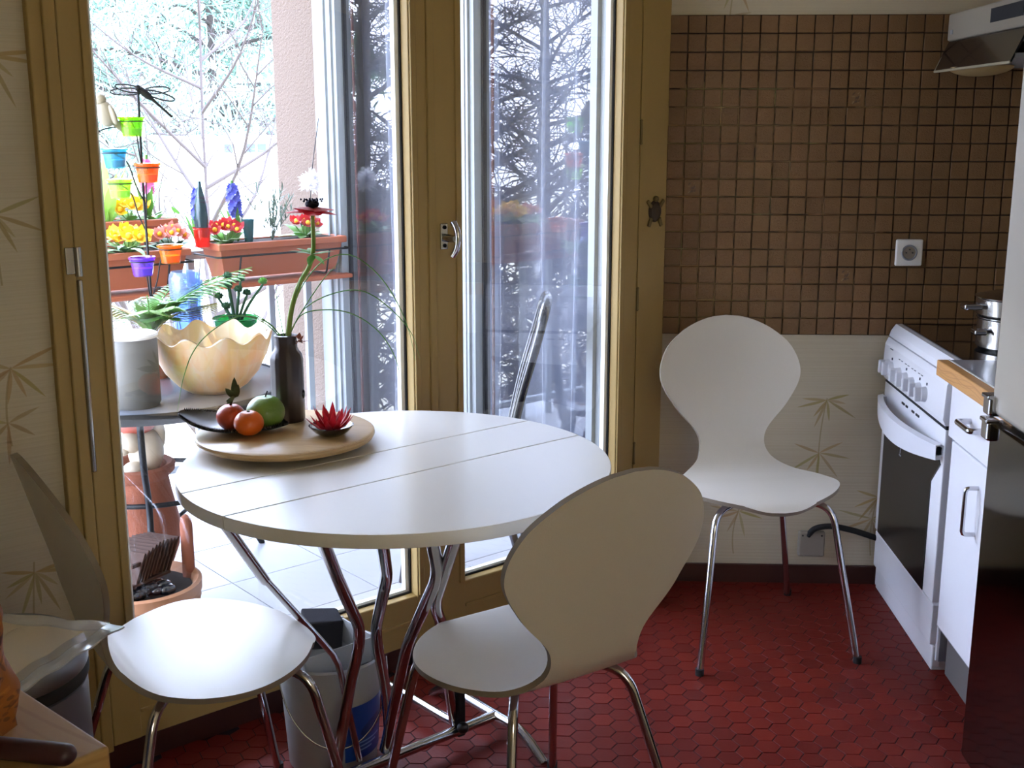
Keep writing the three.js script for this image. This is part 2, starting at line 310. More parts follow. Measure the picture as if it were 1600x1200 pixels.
// ---------------------------------------------------------------- the balcony door (two glazed leaves)
{
  const d = onFacade(struct('door_1', 'yellow-beige painted double balcony door with tall glazed leaves', 'door'));
  part('frame', [bx(-1.848, -1.792, 0.06, 2.16, -0.11, 0.018, 0.004), bx(-1.82, -1.794, 0.06, 2.16, 0.0, 0.026, 0.004), bx(-0.1165, 0.0, 0.06, 2.16, -0.11, 0.009, 0.002), bx(-1.85, 0.0, 2.115, 2.16, -0.11, 0.018, 0.004)], M.frame, d, 'yellow-beige door frame');
  const leafOf = (t0, t1, g0, g1, label) => {
    const y0 = 0.062, y1 = 2.112, gy0 = 0.2, gy1 = 2.03, z0 = -0.05, z1 = 0.008;
    const l = part('leaf', [bx(t0, g0, y0, y1, z0, z1, 0.004), bx(g1, t1, y0, y1, z0, z1, 0.004), bx(g0 - 0.01, g1 + 0.01, y0, gy0, z0 + 0.004, z1 - 0.003, 0.004), bx(g0 - 0.01, g1 + 0.01, gy1, y1, z0 + 0.004, z1 - 0.003, 0.004),
      bx(g0 - 0.022, g0 - 0.004, gy0, gy1, z1 - 0.004, z1 + 0.005, 0.003), bx(g1 + 0.004, g1 + 0.022, gy0, gy1, z1 - 0.004, z1 + 0.005, 0.003), bx(g0, g1, gy0 - 0.075, gy0 - 0.066, z1 - 0.006, z1 + 0.002, 0.002)], M.frame, d, label);
    part('pane', bx(g0 - 0.006, g1 + 0.006, gy0 - 0.006, gy1 + 0.006, -0.0265, -0.0235), M.glass, l);
    const zb0 = -0.044, zb1 = -0.028, k = 0.016;
    part('glazing_bead', [bx(g0 - 0.002, g0 + k, gy0, gy1, zb0, zb1), bx(g1 - k, g1 + 0.002, gy0, gy1, zb0, zb1), bx(g0, g1, gy0 - 0.002, gy0 + k * 0.7, zb0, zb1), bx(g0, g1, gy1 - k, gy1, zb0, zb1)], M.bead, l, 'whitish putty bead round the pane');
    part('sealant', [bx(g0 - 0.001, g0 + 0.004, gy0, gy1, -0.0285, -0.0215), bx(g1 - 0.004, g1 + 0.001, gy0, gy1, -0.0285, -0.0215), bx(g0, g1, gy0 - 0.001, gy0 + 0.004, -0.0285, -0.0215)], M.darkSeam, l);
    return l;
  };
  leafOf(-1.788, -0.876, -1.72, -0.938, 'left leaf of the balcony door');
  const lr = leafOf(-0.874, -0.118, -0.775, -0.197, 'right leaf of the balcony door');
  part('rebate_strip', [bx(-0.886, -0.862, 0.062, 2.112, 0.004, 0.014, 0.004)], M.frame, lr);
  // handle: steel plate, spindle and curved grip standing off the stile
  const h = part('handle', [bx(-0.848, -0.824, 1.128, 1.195, 0.004, 0.012, 0.003), at(new THREE.CylinderGeometry(0.009, 0.011, 0.045, 16), -0.834, 1.158, 0.033, Math.PI / 2)], M.steel, lr, 'steel handle plate');
  part('grip', curve([[-0.831, 1.2, 0.042], [-0.829, 1.182, 0.054], [-0.828, 1.158, 0.058], [-0.829, 1.132, 0.053], [-0.832, 1.113, 0.04]], 0.008, 24, 10), M.chrome, lr, 'curved chrome grip');
  part('screw', [at(new THREE.CylinderGeometry(0.005, 0.005, 0.003, 10), -0.836, 1.185, 0.013, Math.PI / 2), at(new THREE.CylinderGeometry(0.005, 0.005, 0.003, 10), -0.836, 1.138, 0.013, Math.PI / 2)], M.darkSeam, lr);
  for (const y of [1.42, 0.93, 0.45]) part('hinge', [at(new THREE.CylinderGeometry(0.0035, 0.0035, 0.06, 10), -0.1175, y, 0.011), at(new THREE.SphereGeometry(0.0045, 8, 6), -0.1175, y + 0.032, 0.011), at(new THREE.SphereGeometry(0.0045, 8, 6), -0.1175, y - 0.032, 0.011)], M.frameDark, d);
  part('hinge', [at(new THREE.CylinderGeometry(0.008, 0.008, 0.06, 12), -1.79, 1.17, 0.03), bx(-1.815, -1.79, 1.145, 1.2, 0.02, 0.03, 0.002)], M.steel, d, 'steel hinge on the left stile');
  part('lock_rod', bent([[-1.788, 1.13, 0.024], [-1.789, 0.72, 0.024]], 0.006, 0.01, 4), M.steel, d, 'grey rod down the left stile');
}
// ---------------------------------------------------------------- neighbouring glazed bay at right angles, seen across the balcony
{
  const TS = -0.1;
  const w = onFacade(struct('wall_loggia', 'sand coloured stucco wall and pier closing the balcony at the right', 'wall'));
  const Z = (o0, o1) => [-o1, -o0];
  const wb = (t0, t1, y0, y1, o0, o1) => bx(t0, t1, y0, y1, -o1, -o0);
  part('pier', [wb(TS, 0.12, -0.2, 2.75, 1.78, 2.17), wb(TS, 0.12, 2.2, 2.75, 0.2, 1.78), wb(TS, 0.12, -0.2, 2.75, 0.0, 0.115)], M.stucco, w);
  const win = onFacade(struct('window_1', 'white framed glazed doors of the next room with a sheer curtain behind', 'window'));
  part('reveal', wb(0.0, 0.122, 0.03, 2.2, 1.762, 1.782), M.winWhite, win);
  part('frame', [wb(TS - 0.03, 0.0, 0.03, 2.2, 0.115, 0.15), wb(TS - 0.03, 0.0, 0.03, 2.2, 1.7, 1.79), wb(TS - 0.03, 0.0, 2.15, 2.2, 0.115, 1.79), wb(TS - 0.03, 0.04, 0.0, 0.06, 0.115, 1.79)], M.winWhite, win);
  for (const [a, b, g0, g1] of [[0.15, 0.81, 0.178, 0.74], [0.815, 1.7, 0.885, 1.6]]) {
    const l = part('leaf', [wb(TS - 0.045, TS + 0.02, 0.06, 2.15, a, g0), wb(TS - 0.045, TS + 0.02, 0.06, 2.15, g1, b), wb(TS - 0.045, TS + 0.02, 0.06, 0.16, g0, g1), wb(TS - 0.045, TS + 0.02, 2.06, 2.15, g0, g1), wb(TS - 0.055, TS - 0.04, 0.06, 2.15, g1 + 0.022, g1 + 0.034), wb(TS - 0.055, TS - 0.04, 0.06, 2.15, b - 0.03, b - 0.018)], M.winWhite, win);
    part('pane', wb(TS - 0.012, TS - 0.009, 0.155, 2.065, g0 - 0.005, g1 + 0.005), M.glass, l);
    part('red_seal', wb(TS + 0.02, TS + 0.028, 0.16, 2.06, g1 - 0.018, g1 - 0.011), M.red, l);
    part('seal', [wb(TS - 0.014, TS + 0.002, 0.16, 2.06, g0, g0 + 0.008), wb(TS - 0.014, TS + 0.002, 0.16, 2.06, g1 - 0.01, g1)], M.darkSeam, l);
  }
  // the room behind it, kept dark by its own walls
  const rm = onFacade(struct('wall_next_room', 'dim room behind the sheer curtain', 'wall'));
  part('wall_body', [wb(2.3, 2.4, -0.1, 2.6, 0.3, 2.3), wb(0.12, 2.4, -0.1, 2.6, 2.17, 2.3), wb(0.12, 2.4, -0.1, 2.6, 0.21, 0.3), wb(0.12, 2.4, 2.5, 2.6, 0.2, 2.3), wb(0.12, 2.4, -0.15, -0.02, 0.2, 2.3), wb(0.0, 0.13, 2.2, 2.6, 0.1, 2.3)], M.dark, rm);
  // sheer curtain in soft folds
  const cu = put(thing('sheer_curtain', 'white sheer curtain in vertical folds behind the white framed glazed doors', 'curtain'), 0.06, 0.08, 0.0);
  const n = 160, h = 10, L = 1.42, g = new THREE.PlaneGeometry(L, 2.05, n, h), p = g.attributes.position, r = rng(90);
  for (let i = 0; i < p.count; i++) {
    const o = p.getX(i) + L / 2, y = p.getY(i) + 1.025, ph = o * 44 + 2.0 * Math.sin(o * 7.1) + 0.5 * Math.sin(o * 19);
    const tw = Math.asin(Math.sin(ph) * 0.97) / 1.33, f = 0.034 * tw + 0.008 * Math.sin(ph * 2 + 1) + 0.006 * Math.sin(y * 3 + o * 20);
    p.setXYZ(i, f, y, -(0.19 + o * 1.05));
  }
  g.computeVertexNormals();
  part('sheer_cloth', g, Ph({ color: '#a3abbd', roughness: 0.9, transmission: 0.6, thickness: 0, side: THREE.DoubleSide }), cu);
  part('curtain_rail', wb(-0.03, 0.03, 2.03, 2.06, 0.16, 1.66), M.winWhite, cu);
}

// ================================================================ OUTDOORS
const YB = 0.03;
{
  const f = onFacade(struct('floor_balcony', 'white square tiled balcony floor beyond the glass door', 'floor'));
  part('bed', [bx(-3.2, 0.12, -0.2, YB - 0.006, -2.17, -0.2), bx(-3.2, 0.12, -0.2, YB - 0.006, -0.2, -0.11)], S({ color: '#8d9097', roughness: 0.9 }), f);
  const P = 0.33, h = 0.1635, geo = bevelPoly([[-h, -h], [h, -h], [h, h], [-h, h]], 0.008, 0.001); geo.rotateX(-Math.PI / 2);
  const ms = ['#b4b5b8', '#aeb0b4', '#b9b9ba'].map((c) => S({ color: c, roughness: 0.4 })), r = rng(4); let n = 0;
  for (let i = 0; i < 9; i++) for (let j = 0; j < 6; j++) { const m = part(n ? 'tile_' + String(n).padStart(3, '0') : 'tile', geo, ms[Math.floor(r() * 3)], f); n++; m.position.set(-0.1 - 0.165 - i * P, YB - 0.008 + (r() - 0.5) * 0.0006, -0.29 - j * P); }
  const c = onFacade(struct('ceiling_balcony', 'slab roofing the balcony', 'ceiling'));
  part('slab', bx(-3.6, 0.3, 2.6, 2.78, -1.9, -0.1), M.outWall, c);
  // railing of pale bars
  const rl = put(thing('balcony_railing', 'pale metal balcony railing of upright bars behind the planters', 'railing'), 0, 0, 0);
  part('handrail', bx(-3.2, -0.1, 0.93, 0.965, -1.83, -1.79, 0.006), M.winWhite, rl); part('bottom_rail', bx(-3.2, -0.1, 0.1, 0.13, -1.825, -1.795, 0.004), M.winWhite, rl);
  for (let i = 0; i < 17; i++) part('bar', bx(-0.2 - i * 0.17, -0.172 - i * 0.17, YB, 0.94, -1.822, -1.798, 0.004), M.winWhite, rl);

  const gd = struct('ground', 'pale gravelly ground far below the balcony', 'ground');
  part('ground_sheet', (() => { const g = new THREE.BoxGeometry(160, 0.2, 160); g.translate(0, -3.6, -40); return cubeUV(g, 0.25); })(), S({ color: '#c9bfa6', map: rep(noiseTex(256, 71, [16, 64, 128], 0.6, 1), 1), roughness: 1 }), gd);
}
// white house across the way
{
  const h = put(thing('house', 'bright white house beyond the balcony with two small dark upper windows', 'building'), 5.95, -3.5, 15.5);
  const w = S({ color: '#f1f0ec', roughness: 0.9 });
  part('wall', [bx(0, 5, 0, 4.36, -3, 0)], w, h); part('upper_storey', bx(0.1, 5, 4.36, 4.6, -3, -0.1), w, h);
  part('roof', bx(-0.1, 5.1, 4.6, 4.68, -3.1, 0.02, 0.02), S({ color: '#e4dfd8', roughness: 0.9 }), h);
  for (const x of [0.42, 0.82, 1.02]) { const f = part('window', bx(x - 0.01, x + 0.18, 4.41, 4.58, -0.12, -0.09), M.winWhite, h); part('pane', bx(x + 0.01, x + 0.16, 4.43, 4.56, -0.095, -0.08), S({ color: '#3c4a5e', roughness: 0.2 }), f); }
  part('cornice', bx(-0.03, 5, 4.32, 4.37, -0.2, 0.03, 0.01), w, h);
}
// trees
function tree(name, label, t, o, height, seed, opt) {
  const r = rng(seed), T = put(thing(name, label, 'tree', opt.group), t, -3.5, o), wood = [], twigs = [], fol = [];
  const dirv = (a, e) => V(Math.cos(a) * Math.cos(e), Math.sin(e), Math.sin(a) * Math.cos(e));
  const trunk = [V(0, 0, 0), V((r() - 0.5) * 0.3, height * 0.35, (r() - 0.5) * 0.3), V((r() - 0.5) * 0.5, height * 0.7, (r() - 0.5) * 0.5), V((r() - 0.5) * 0.5, height, 0)];
  part('trunk', taper(trunk, [height * opt.girth, height * opt.girth * 0.7, height * opt.girth * 0.4, 0.012], 24, 8), opt.bark, T);
  const tc = new THREE.CatmullRomCurve3(trunk);
  const tuft = (p, size, n) => {
    for (let k = 0; k < n; k++) {
      const g = leaf(size * (0.7 + r() * 0.6), size * opt.leafW, 0.3, 0.1, 2), q = new THREE.Quaternion().setFromEuler(new THREE.Euler((r() - 0.5) * 3.6, r() * 6.3, (r() - 0.5) * 2.4));
      g.applyQuaternion(q); g.translate(p.x + (r() - 0.5) * size, p.y + (r() - 0.5) * size, p.z + (r() - 0.5) * size); fol.push(g);
    }
  };
  const nb = opt.branches;
  for (let b = 0; b < nb; b++) {
    const u = opt.from + (1 - opt.from) * (b + r() * 0.7) / nb, p0 = tc.getPointAt(Math.min(u, 0.99)), a = b * 2.4 + r(), L = opt.spread * (1.08 - u * 0.72) * (0.7 + r() * 0.5), e = opt.rise + (r() - 0.5) * 0.5;
    const d = dirv(a, e), p1 = p0.clone().addScaledVector(d, L * 0.5).add(V(0, opt.droop * L * 0.1, 0)), p2 = p0.clone().addScaledVector(d, L).add(V((r() - 0.5) * L * 0.2, -opt.droop * L * 0.2, (r() - 0.5) * L * 0.2));
    const R = height * 0.0055 * (1.2 - u); wood.push(taper([p0, p1, p2], [R, R * 0.6, R * 0.2], 8, 5));
    const bc = new THREE.CatmullRomCurve3([p0, p1, p2]);
    for (let k = 0; k < opt.subs; k++) {
      const v = 0.2 + 0.8 * (k + r()) / opt.subs, q0 = bc.getPointAt(Math.min(v, 0.999)), l = L * opt.subL * (1.15 - v * 0.6) * (0.6 + r() * 0.7), dd = dirv(a + (k % 2 ? 1 : -1) * (0.5 + r() * 0.7), e + (r() - 0.5) * 1.1), q1 = q0.clone().addScaledVector(dd, l * 0.5).add(V((r() - 0.5) * l * 0.3, (r() - 0.4) * l * 0.3, 0)), q2 = q0.clone().addScaledVector(dd, l);
      twigs.push(taper([q0, q1, q2], [R * 0.4, R * 0.25, R * 0.12], 4, 3));
      for (let m = 0; m < opt.fine; m++) { const s0 = q0.clone().lerp(q2, 0.2 + r() * 0.8), s1 = s0.clone().addScaledVector(dirv(r() * 6.3, (r() - 0.5) * 2), l * (0.25 + r() * 0.35)); twigs.push(taper([s0, s0.clone().lerp(s1, 0.5).add(V((r() - 0.5) * l * 0.1, (r() - 0.5) * l * 0.1, 0)), s1], [R * 0.2, R * 0.16, R * 0.1], 2, 3)); if (opt.tufts && r() < opt.tuftAtTips) tuft(s1, opt.leaf, opt.tufts); }
      if (opt.tufts) { tuft(q2, opt.leaf, opt.tufts); tuft(q1, opt.leaf, opt.tufts); }
    }
  }
  part('branch', wood, opt.bark, T).userData.kind = 'stuff'; part('twigs', twigs, opt.bark, T).userData.kind = 'stuff';
  if (fol.length) part('foliage', fol, opt.leafM, T).userData.kind = 'stuff';
  return T;
}
{
  const bark = S({ color: '#2e2723', roughness: 1 }), pale = S({ color: '#4a423f', roughness: 1 });
  const pine = { girth: 0.018, bark: pale, branches: 44, from: 0.12, spread: 3.4, rise: 0.1, droop: 0.5, subs: 9, subL: 0.4, fine: 3, tufts: 8, tuftAtTips: 0.6, leaf: 0.4, leafW: 0.12, leafM: G.conifer };
  tree('pine_tree', 'blue green pine with long needles beyond the white house, left of the stucco pier', 8.6, 20.5, 13, 31, { ...pine, girth: 0.011, branches: 60, spread: 5.2, leaf: 0.6, leafW: 0.075, tufts: 16 });
  const bare = { girth: 0.005, bark: pale, branches: 24, from: 0.18, spread: 3.2, rise: 0.75, droop: -0.3, subs: 8, subL: 0.42, fine: 4, tufts: 0 };
  tree('bare_tree', 'bare winter tree with thin pale branches in front of the blue green pine', 2.5, 8.2, 6.8, 32, bare);
  const far = { ...pine, girth: 0.01, branches: 50, spread: 5.0, leaf: 0.62, leafW: 0.1, tufts: 11 };
  tree('pine_tree', 'pale pine behind the dragonfly ornament, at the left of the view over the railing', 5.4, 27, 12.0, 33, far);
  const den = { girth: 0.016, bark, branches: 56, from: 0.1, spread: 3.2, rise: 0.35, droop: 0.2, subs: 11, subL: 0.42, fine: 9, tufts: 0, group: 'trees seen mirrored in the next room glass' };
  const lab = 'bare branched tree seen mirrored in the panes over the sheer curtain';
  tree('bare_tree', lab, -3.6, 7.0, 8.8, 34, den);
  tree('bare_tree', lab, -6.6, 9.0, 9.5, 35, den);
  tree('bare_tree', lab, -9.5, 11.0, 9.8, 36, den);
  tree('conifer_tree', 'dark conifer seen mirrored in the panes beside the bare trees', -8.5, 18, 11, 37, { ...pine, bark, leafM: G.dark, group: undefined });
}
// ---------------------------------------------------------------- planters on the railing
function planter(label, t, y, o, L, W = 0.16, H = 0.125, group) {
  const p = put(thing('planter_box', label, 'planter', group), t, y, o);
  const trough = (l0, w0, l1, w1, h) => { const g = new THREE.BoxGeometry(1, h, 1), q = g.attributes.position; for (let i = 0; i < q.count; i++) { const top = q.getY(i) > 0; q.setXYZ(i, q.getX(i) * (top ? l1 : l0), q.getY(i) + h / 2, q.getZ(i) * (top ? w1 : w0)); } g.computeVertexNormals(); return cubeUV(g); };
  part('trough', trough(L - 0.05, W - 0.05, L, W, H), M.planter, p);
  part('rim', [bx(-L / 2 - 0.012, L / 2 + 0.012, H - 0.018, H + 0.008, W / 2 - 0.004, W / 2 + 0.012, 0.005), bx(-L / 2 - 0.012, L / 2 + 0.012, H - 0.018, H + 0.008, -W / 2 - 0.012, -W / 2 + 0.004, 0.005), bx(-L / 2 - 0.012, -L / 2 + 0.004, H - 0.018, H + 0.008, -W / 2, W / 2, 0.005), bx(L / 2 - 0.004, L / 2 + 0.012, H - 0.018, H + 0.008, -W / 2, W / 2, 0.005)], M.planter, p);
  part('soil', bx(-L / 2 + 0.004, L / 2 - 0.004, H - 0.02, H + 0.002, -W / 2 + 0.004, W / 2 - 0.004), M.soil, p);
  return p;
}
function bracket(label, t, y, o, L) {   // wire cradle that carries a trough and hooks over the rail
  const b = put(thing('planter_bracket', label, 'bracket'), t, y, o);
  const z1 = 0.098;
  part('band', bent([[-L / 2 - 0.02, 0.085, -0.098], [-L / 2 - 0.02, 0.085, z1], [L / 2 + 0.02, 0.085, z1], [L / 2 + 0.02, 0.085, -0.098]], 0.004, 0.01, 60, 6), M.blackIron, b);
  for (const x of [-0.36, 0.36]) part('hook', bent([[x * L, 0.085, z1], [x * L, -0.012, z1 - 0.03], [x * L, -0.012, -0.07], [x * L, 0.2, -0.12]], 0.004, 0.015, 40, 6), M.blackIron, b);
  part('drip_tray', bx(-L / 2 + 0.0, L / 2 + 0.03, -0.035, -0.018, -0.1, 0.1, 0.006), M.planter, b, 'terracotta coloured drip tray');
  return b;
}
planter('terracotta planter of red primroses at the right end of the railing, left of the pier', -0.415, 0.873, 1.66, 0.53);
bracket('black wire bracket under the right hand terracotta planter', -0.415, 0.873, 1.66, 0.53);
planter('terracotta planter at the far left behind the purple and amber candle cups', -1.09, 0.868, 1.66, 0.56);
bracket('black wire bracket under the left hand terracotta planter', -1.09, 0.868, 1.66, 0.56);
planter('terracotta trough outside the rail behind the yellow primroses', -0.9, 0.965, 1.92, 0.34, 0.14, 0.115);

function rosette(o, n, L, W, y, mat, r, up = 0.35) { for (let i = 0; i < n; i++) { const g = leaf(L * (0.8 + r() * 0.4), W * (0.8 + r() * 0.4), 0.9, 0.2); g.rotateX(0.6 + r() * up); g.rotateY(i / n * 6.28 + r() * 0.5); g.translate(0, y, 0); part('leaf', g, mat, o); } }
function bloomGeo(R, n, cup = 0.5) { const l = []; for (let i = 0; i < n; i++) { const g = leaf(R, R * 1.05, -0.5, 0.1, 4, 2.2); g.rotateX(Math.PI / 2 - cup); g.rotateY(i / n * 6.28); l.push(g); } return merge(l); }
const primBloom = bloomGeo(0.024, 5, 0.35), eye = new THREE.SphereGeometry(0.007, 8, 6);
function primrose(label, t, y, o, mat, eyeMat, seed, n = 9, R = 0.055, leafM = G.leaf, k = 1.35) {
  const p = put(thing('primrose', label, 'flower'), t, y, o), r = rng(seed);
  rosette(p, 9, 0.1, 0.05, 0.0, leafM, r, 0.5);
  for (let i = 0; i < n; i++) {
    const a = i * 2.4, d = R * Math.sqrt((i + 0.3) / n), f = part('flower', primBloom, mat, p); f.scale.setScalar(k * (0.85 + r() * 0.3)); f.position.set(Math.cos(a) * d, 0.045 + (R - d) * 0.5 + r() * 0.012, Math.sin(a) * d); f.rotation.set(0.35 * Math.sin(a) + 0.55, r() * 6, -0.5 * Math.cos(a));
    const e = part('flower_centre', eye, eyeMat, f); e.position.y = 0.006;
    part('stalk', curve([[0, -0.0, 0], [Math.cos(a) * d * 0.5, 0.02, Math.sin(a) * d * 0.5], [Math.cos(a) * d, 0.045, Math.sin(a) * d]], 0.0016, 6, 4), leafM, p);
  }
  return p;
}
const eyeY = S({ color: '#f0b51e', roughness: 0.7 });
primrose('red primrose with yellow eyes at the left end of the right planter', -0.612, 0.995, 1.67, PET.red, eyeY, 51, 13, 0.065);
primrose('red and yellow primrose at the right end of the planter by the pier', -0.27, 1.0, 1.67, PET.red, eyeY, 52, 11, 0.055);
primrose('salmon primrose between the amber cup and the red primrose', -0.83, 0.99, 1.68, PET.salmon, eyeY, 53, 11, 0.055, G.dark);
primrose('bright yellow primrose in the left planter just above the purple cup', -1.0, 0.992, 1.66, PET.yellow, eyeY, 54, 12, 0.068, G.leaf, 1.7);
primrose('bright yellow primrose in the back trough below the orange candle cup', -0.875, 1.075, 1.92, PET.yellow, eyeY, 55, 11, 0.062, G.leaf, 1.6);
primrose('pinkish primrose half hidden by the door frame at the far left', -1.13, 0.99, 1.68, PET.salmon, eyeY, 56, 8, 0.05);
function hyacinth(label, t, y, o, mat, seed, h = 0.2) {
  const p = put(thing('hyacinth', label, 'flower'), t, y, o), r = rng(seed), fl = bloomGeo(0.018, 6, 0.1);
  for (let i = 0; i < 5; i++) { const g = leaf(h * (0.65 + r() * 0.3), 0.026, 0.25, 0.3); g.rotateX(0.08 + r() * 0.25); g.rotateY(i * 1.256); part('leaf', g, G.leaf, p); }
  part('stalk', curve([[0, 0, 0], [0.003, h * 0.6, 0], [0.008, h + 0.07, 0]], 0.005, 8, 6), G.leaf, p);
  const l = []; for (let i = 0; i < 34; i++) { const a = i * 2.4, u = i / 34, R = 0.013 * Math.sin(Math.PI * (0.2 + u * 0.75)); const g = fl.clone(); g.rotateZ(-1.2); g.rotateY(-a); g.translate(Math.cos(a) * (R + 0.008) + 0.006, h * 0.62 + u * 0.115, Math.sin(a) * (R + 0.008)); l.push(g); }
  part('flower_spike', l, mat, p);
  return p;
}
hyacinth('pink hyacinth rising beside the orange candle cup', -0.8, 1.075, 1.93, PET.pink, 61, 0.18);
hyacinth('blue hyacinth leaning out of the right planter, before the white house', -0.545, 1.0, 1.7, PET.blue, 62, 0.16).rotation.z = 0.1;
hyacinth('blue hyacinth half hidden behind the dark blue bottle', -0.69, 0.995, 1.74, PET.blue, 65, 0.14);
{
  const v = put(thing('bottle_vase', 'small dark blue green pointed bottle standing in a red cup among the flowers', 'bottle'), -0.72, 1.03, 1.64);
  part('body', lathe([[0, 0], [0.02, 0], [0.024, 0.03], [0.026, 0.07], [0.022, 0.12], [0.014, 0.16], [0.007, 0.19], [0.006, 0.205], [0, 0.205]], 20), Ph({ color: '#2f4f56', roughness: 0.15, transmission: 0.5, thickness: 0 }), v);
  const c = put(thing('candle_cup', 'translucent red cup under the dark blue green bottle', 'cup'), -0.72, 0.995, 1.64);
  part('cup_body', lathe([[0, 0], [0.026, 0], [0.031, 0.065], [0.034, 0.068], [0.034, 0.072], [0.029, 0.07], [0.024, 0.004], [0, 0.004]], 24), Ph({ color: '#ff3a1e', roughness: 0.1, transmission: 0.8, thickness: 0 }), c);
  const tv = put(thing('vase', 'slim teal vase at the foot of the blue hyacinth', 'vase'), -0.52, 1.0, 1.66);
  part('body', lathe([[0, 0], [0.016, 0], [0.024, 0.085], [0.021, 0.085], [0.013, 0.004], [0, 0.004]], 16), Ph({ color: '#3f7f86', roughness: 0.2, transmission: 0.5, thickness: 0 }), tv);
}
{
  // ferny grey green shrub
  const s = put(thing('feathery_shrub', 'feathery grey green shrub in the middle of the right planter', 'plant'), -0.42, 1.0, 1.66), r = rng(66), tw = [], lf = [];
  for (let i = 0; i < 12; i++) { const a = r() * 6.3, e = 0.9 + r() * 0.6, L = 0.12 + r() * 0.13, p1 = V(Math.cos(a) * Math.cos(e) * L, Math.sin(e) * L, Math.sin(a) * Math.cos(e) * L); tw.push(curve([[0, 0, 0], p1.clone().multiplyScalar(0.5).add(V(0, 0.01, 0)), p1], 0.0016, 6, 4)); for (let k = 0; k < 16; k++) { const g = leaf(0.03 + r() * 0.02, 0.007, 0.4, 0.1, 2); g.rotateX((r() - 0.5) * 2.6); g.rotateY(r() * 6.3); const q = p1.clone().multiplyScalar(0.25 + 0.75 * k / 16); g.translate(q.x, q.y, q.z); lf.push(g); } }
  part('stem', tw, G.grey, s); part('foliage', lf, G.grey, s).userData.kind = 'stuff';
  const d = put(thing('plant_pick', 'white fluffy ball on a thin stick in the right planter beside the pier', 'ornament'), -0.255, 0.99, 1.66);
  part('stick', curve([[0, 0, 0], [0.02, 0.25, 0], [0.06, 0.47, 0]], 0.0018, 10, 5), M.blackIron, d);
  const fl = []; for (let i = 0; i < 150; i++) { const g = leaf(0.045, 0.012, 0.6, 0.1, 2); g.rotateX(r() * 6.3); g.rotateZ(r() * 6.3); g.translate(0.012 + (r() - 0.5) * 0.02, 0.225 + (r() - 0.5) * 0.04, (r() - 0.5) * 0.02); fl.push(g); }
  part('fluff', fl, petal('#f4f2f6'), d).userData.kind = 'stuff'; part('beak', at(new THREE.SphereGeometry(0.008, 8, 6), 0.03, 0.27, 0.0), M.white, d);
  const tu = put(thing('leafy_bulb', 'broad lime green bulb leaves at the far left behind the teal and lime cups', 'plant'), -0.97, 1.06, 1.92);
  for (let i = 0; i < 7; i++) { const g = leaf(0.2 + r() * 0.1, 0.05, 0.5, 0.3); g.rotateX(0.1 + r() * 0.45); g.rotateY(i * 0.9); part('leaf', g, G.lime, tu); }
  const iv = put(thing('ivy', 'light green ivy trailing right of the back trough', 'plant'), -0.745, 1.075, 1.9);
  for (let i = 0; i < 14; i++) { const g = leaf(0.045, 0.04, 0.5, 0.15); g.rotateX(0.5 + r()); g.rotateY(r() * 6.3); g.translate((r() - 0.5) * 0.09, (r() - 0.3) * 0.05, (r() - 0.5) * 0.08); part('leaf', g, G.leaf, iv); }
  const sp = put(thing('strap_plant', 'long dark strap leaves spilling over the left planter behind the purple cup', 'plant'), -1.02, 0.99, 1.62);
  for (let i = 0; i < 11; i++) { const g = leaf(0.13 + r() * 0.06, 0.028, 1.3, 0.25); g.rotateX(0.7 + r() * 0.5); g.rotateY(i * 0.57); part('leaf', g, i % 3 ? G.dark : G.leaf, sp); }
}
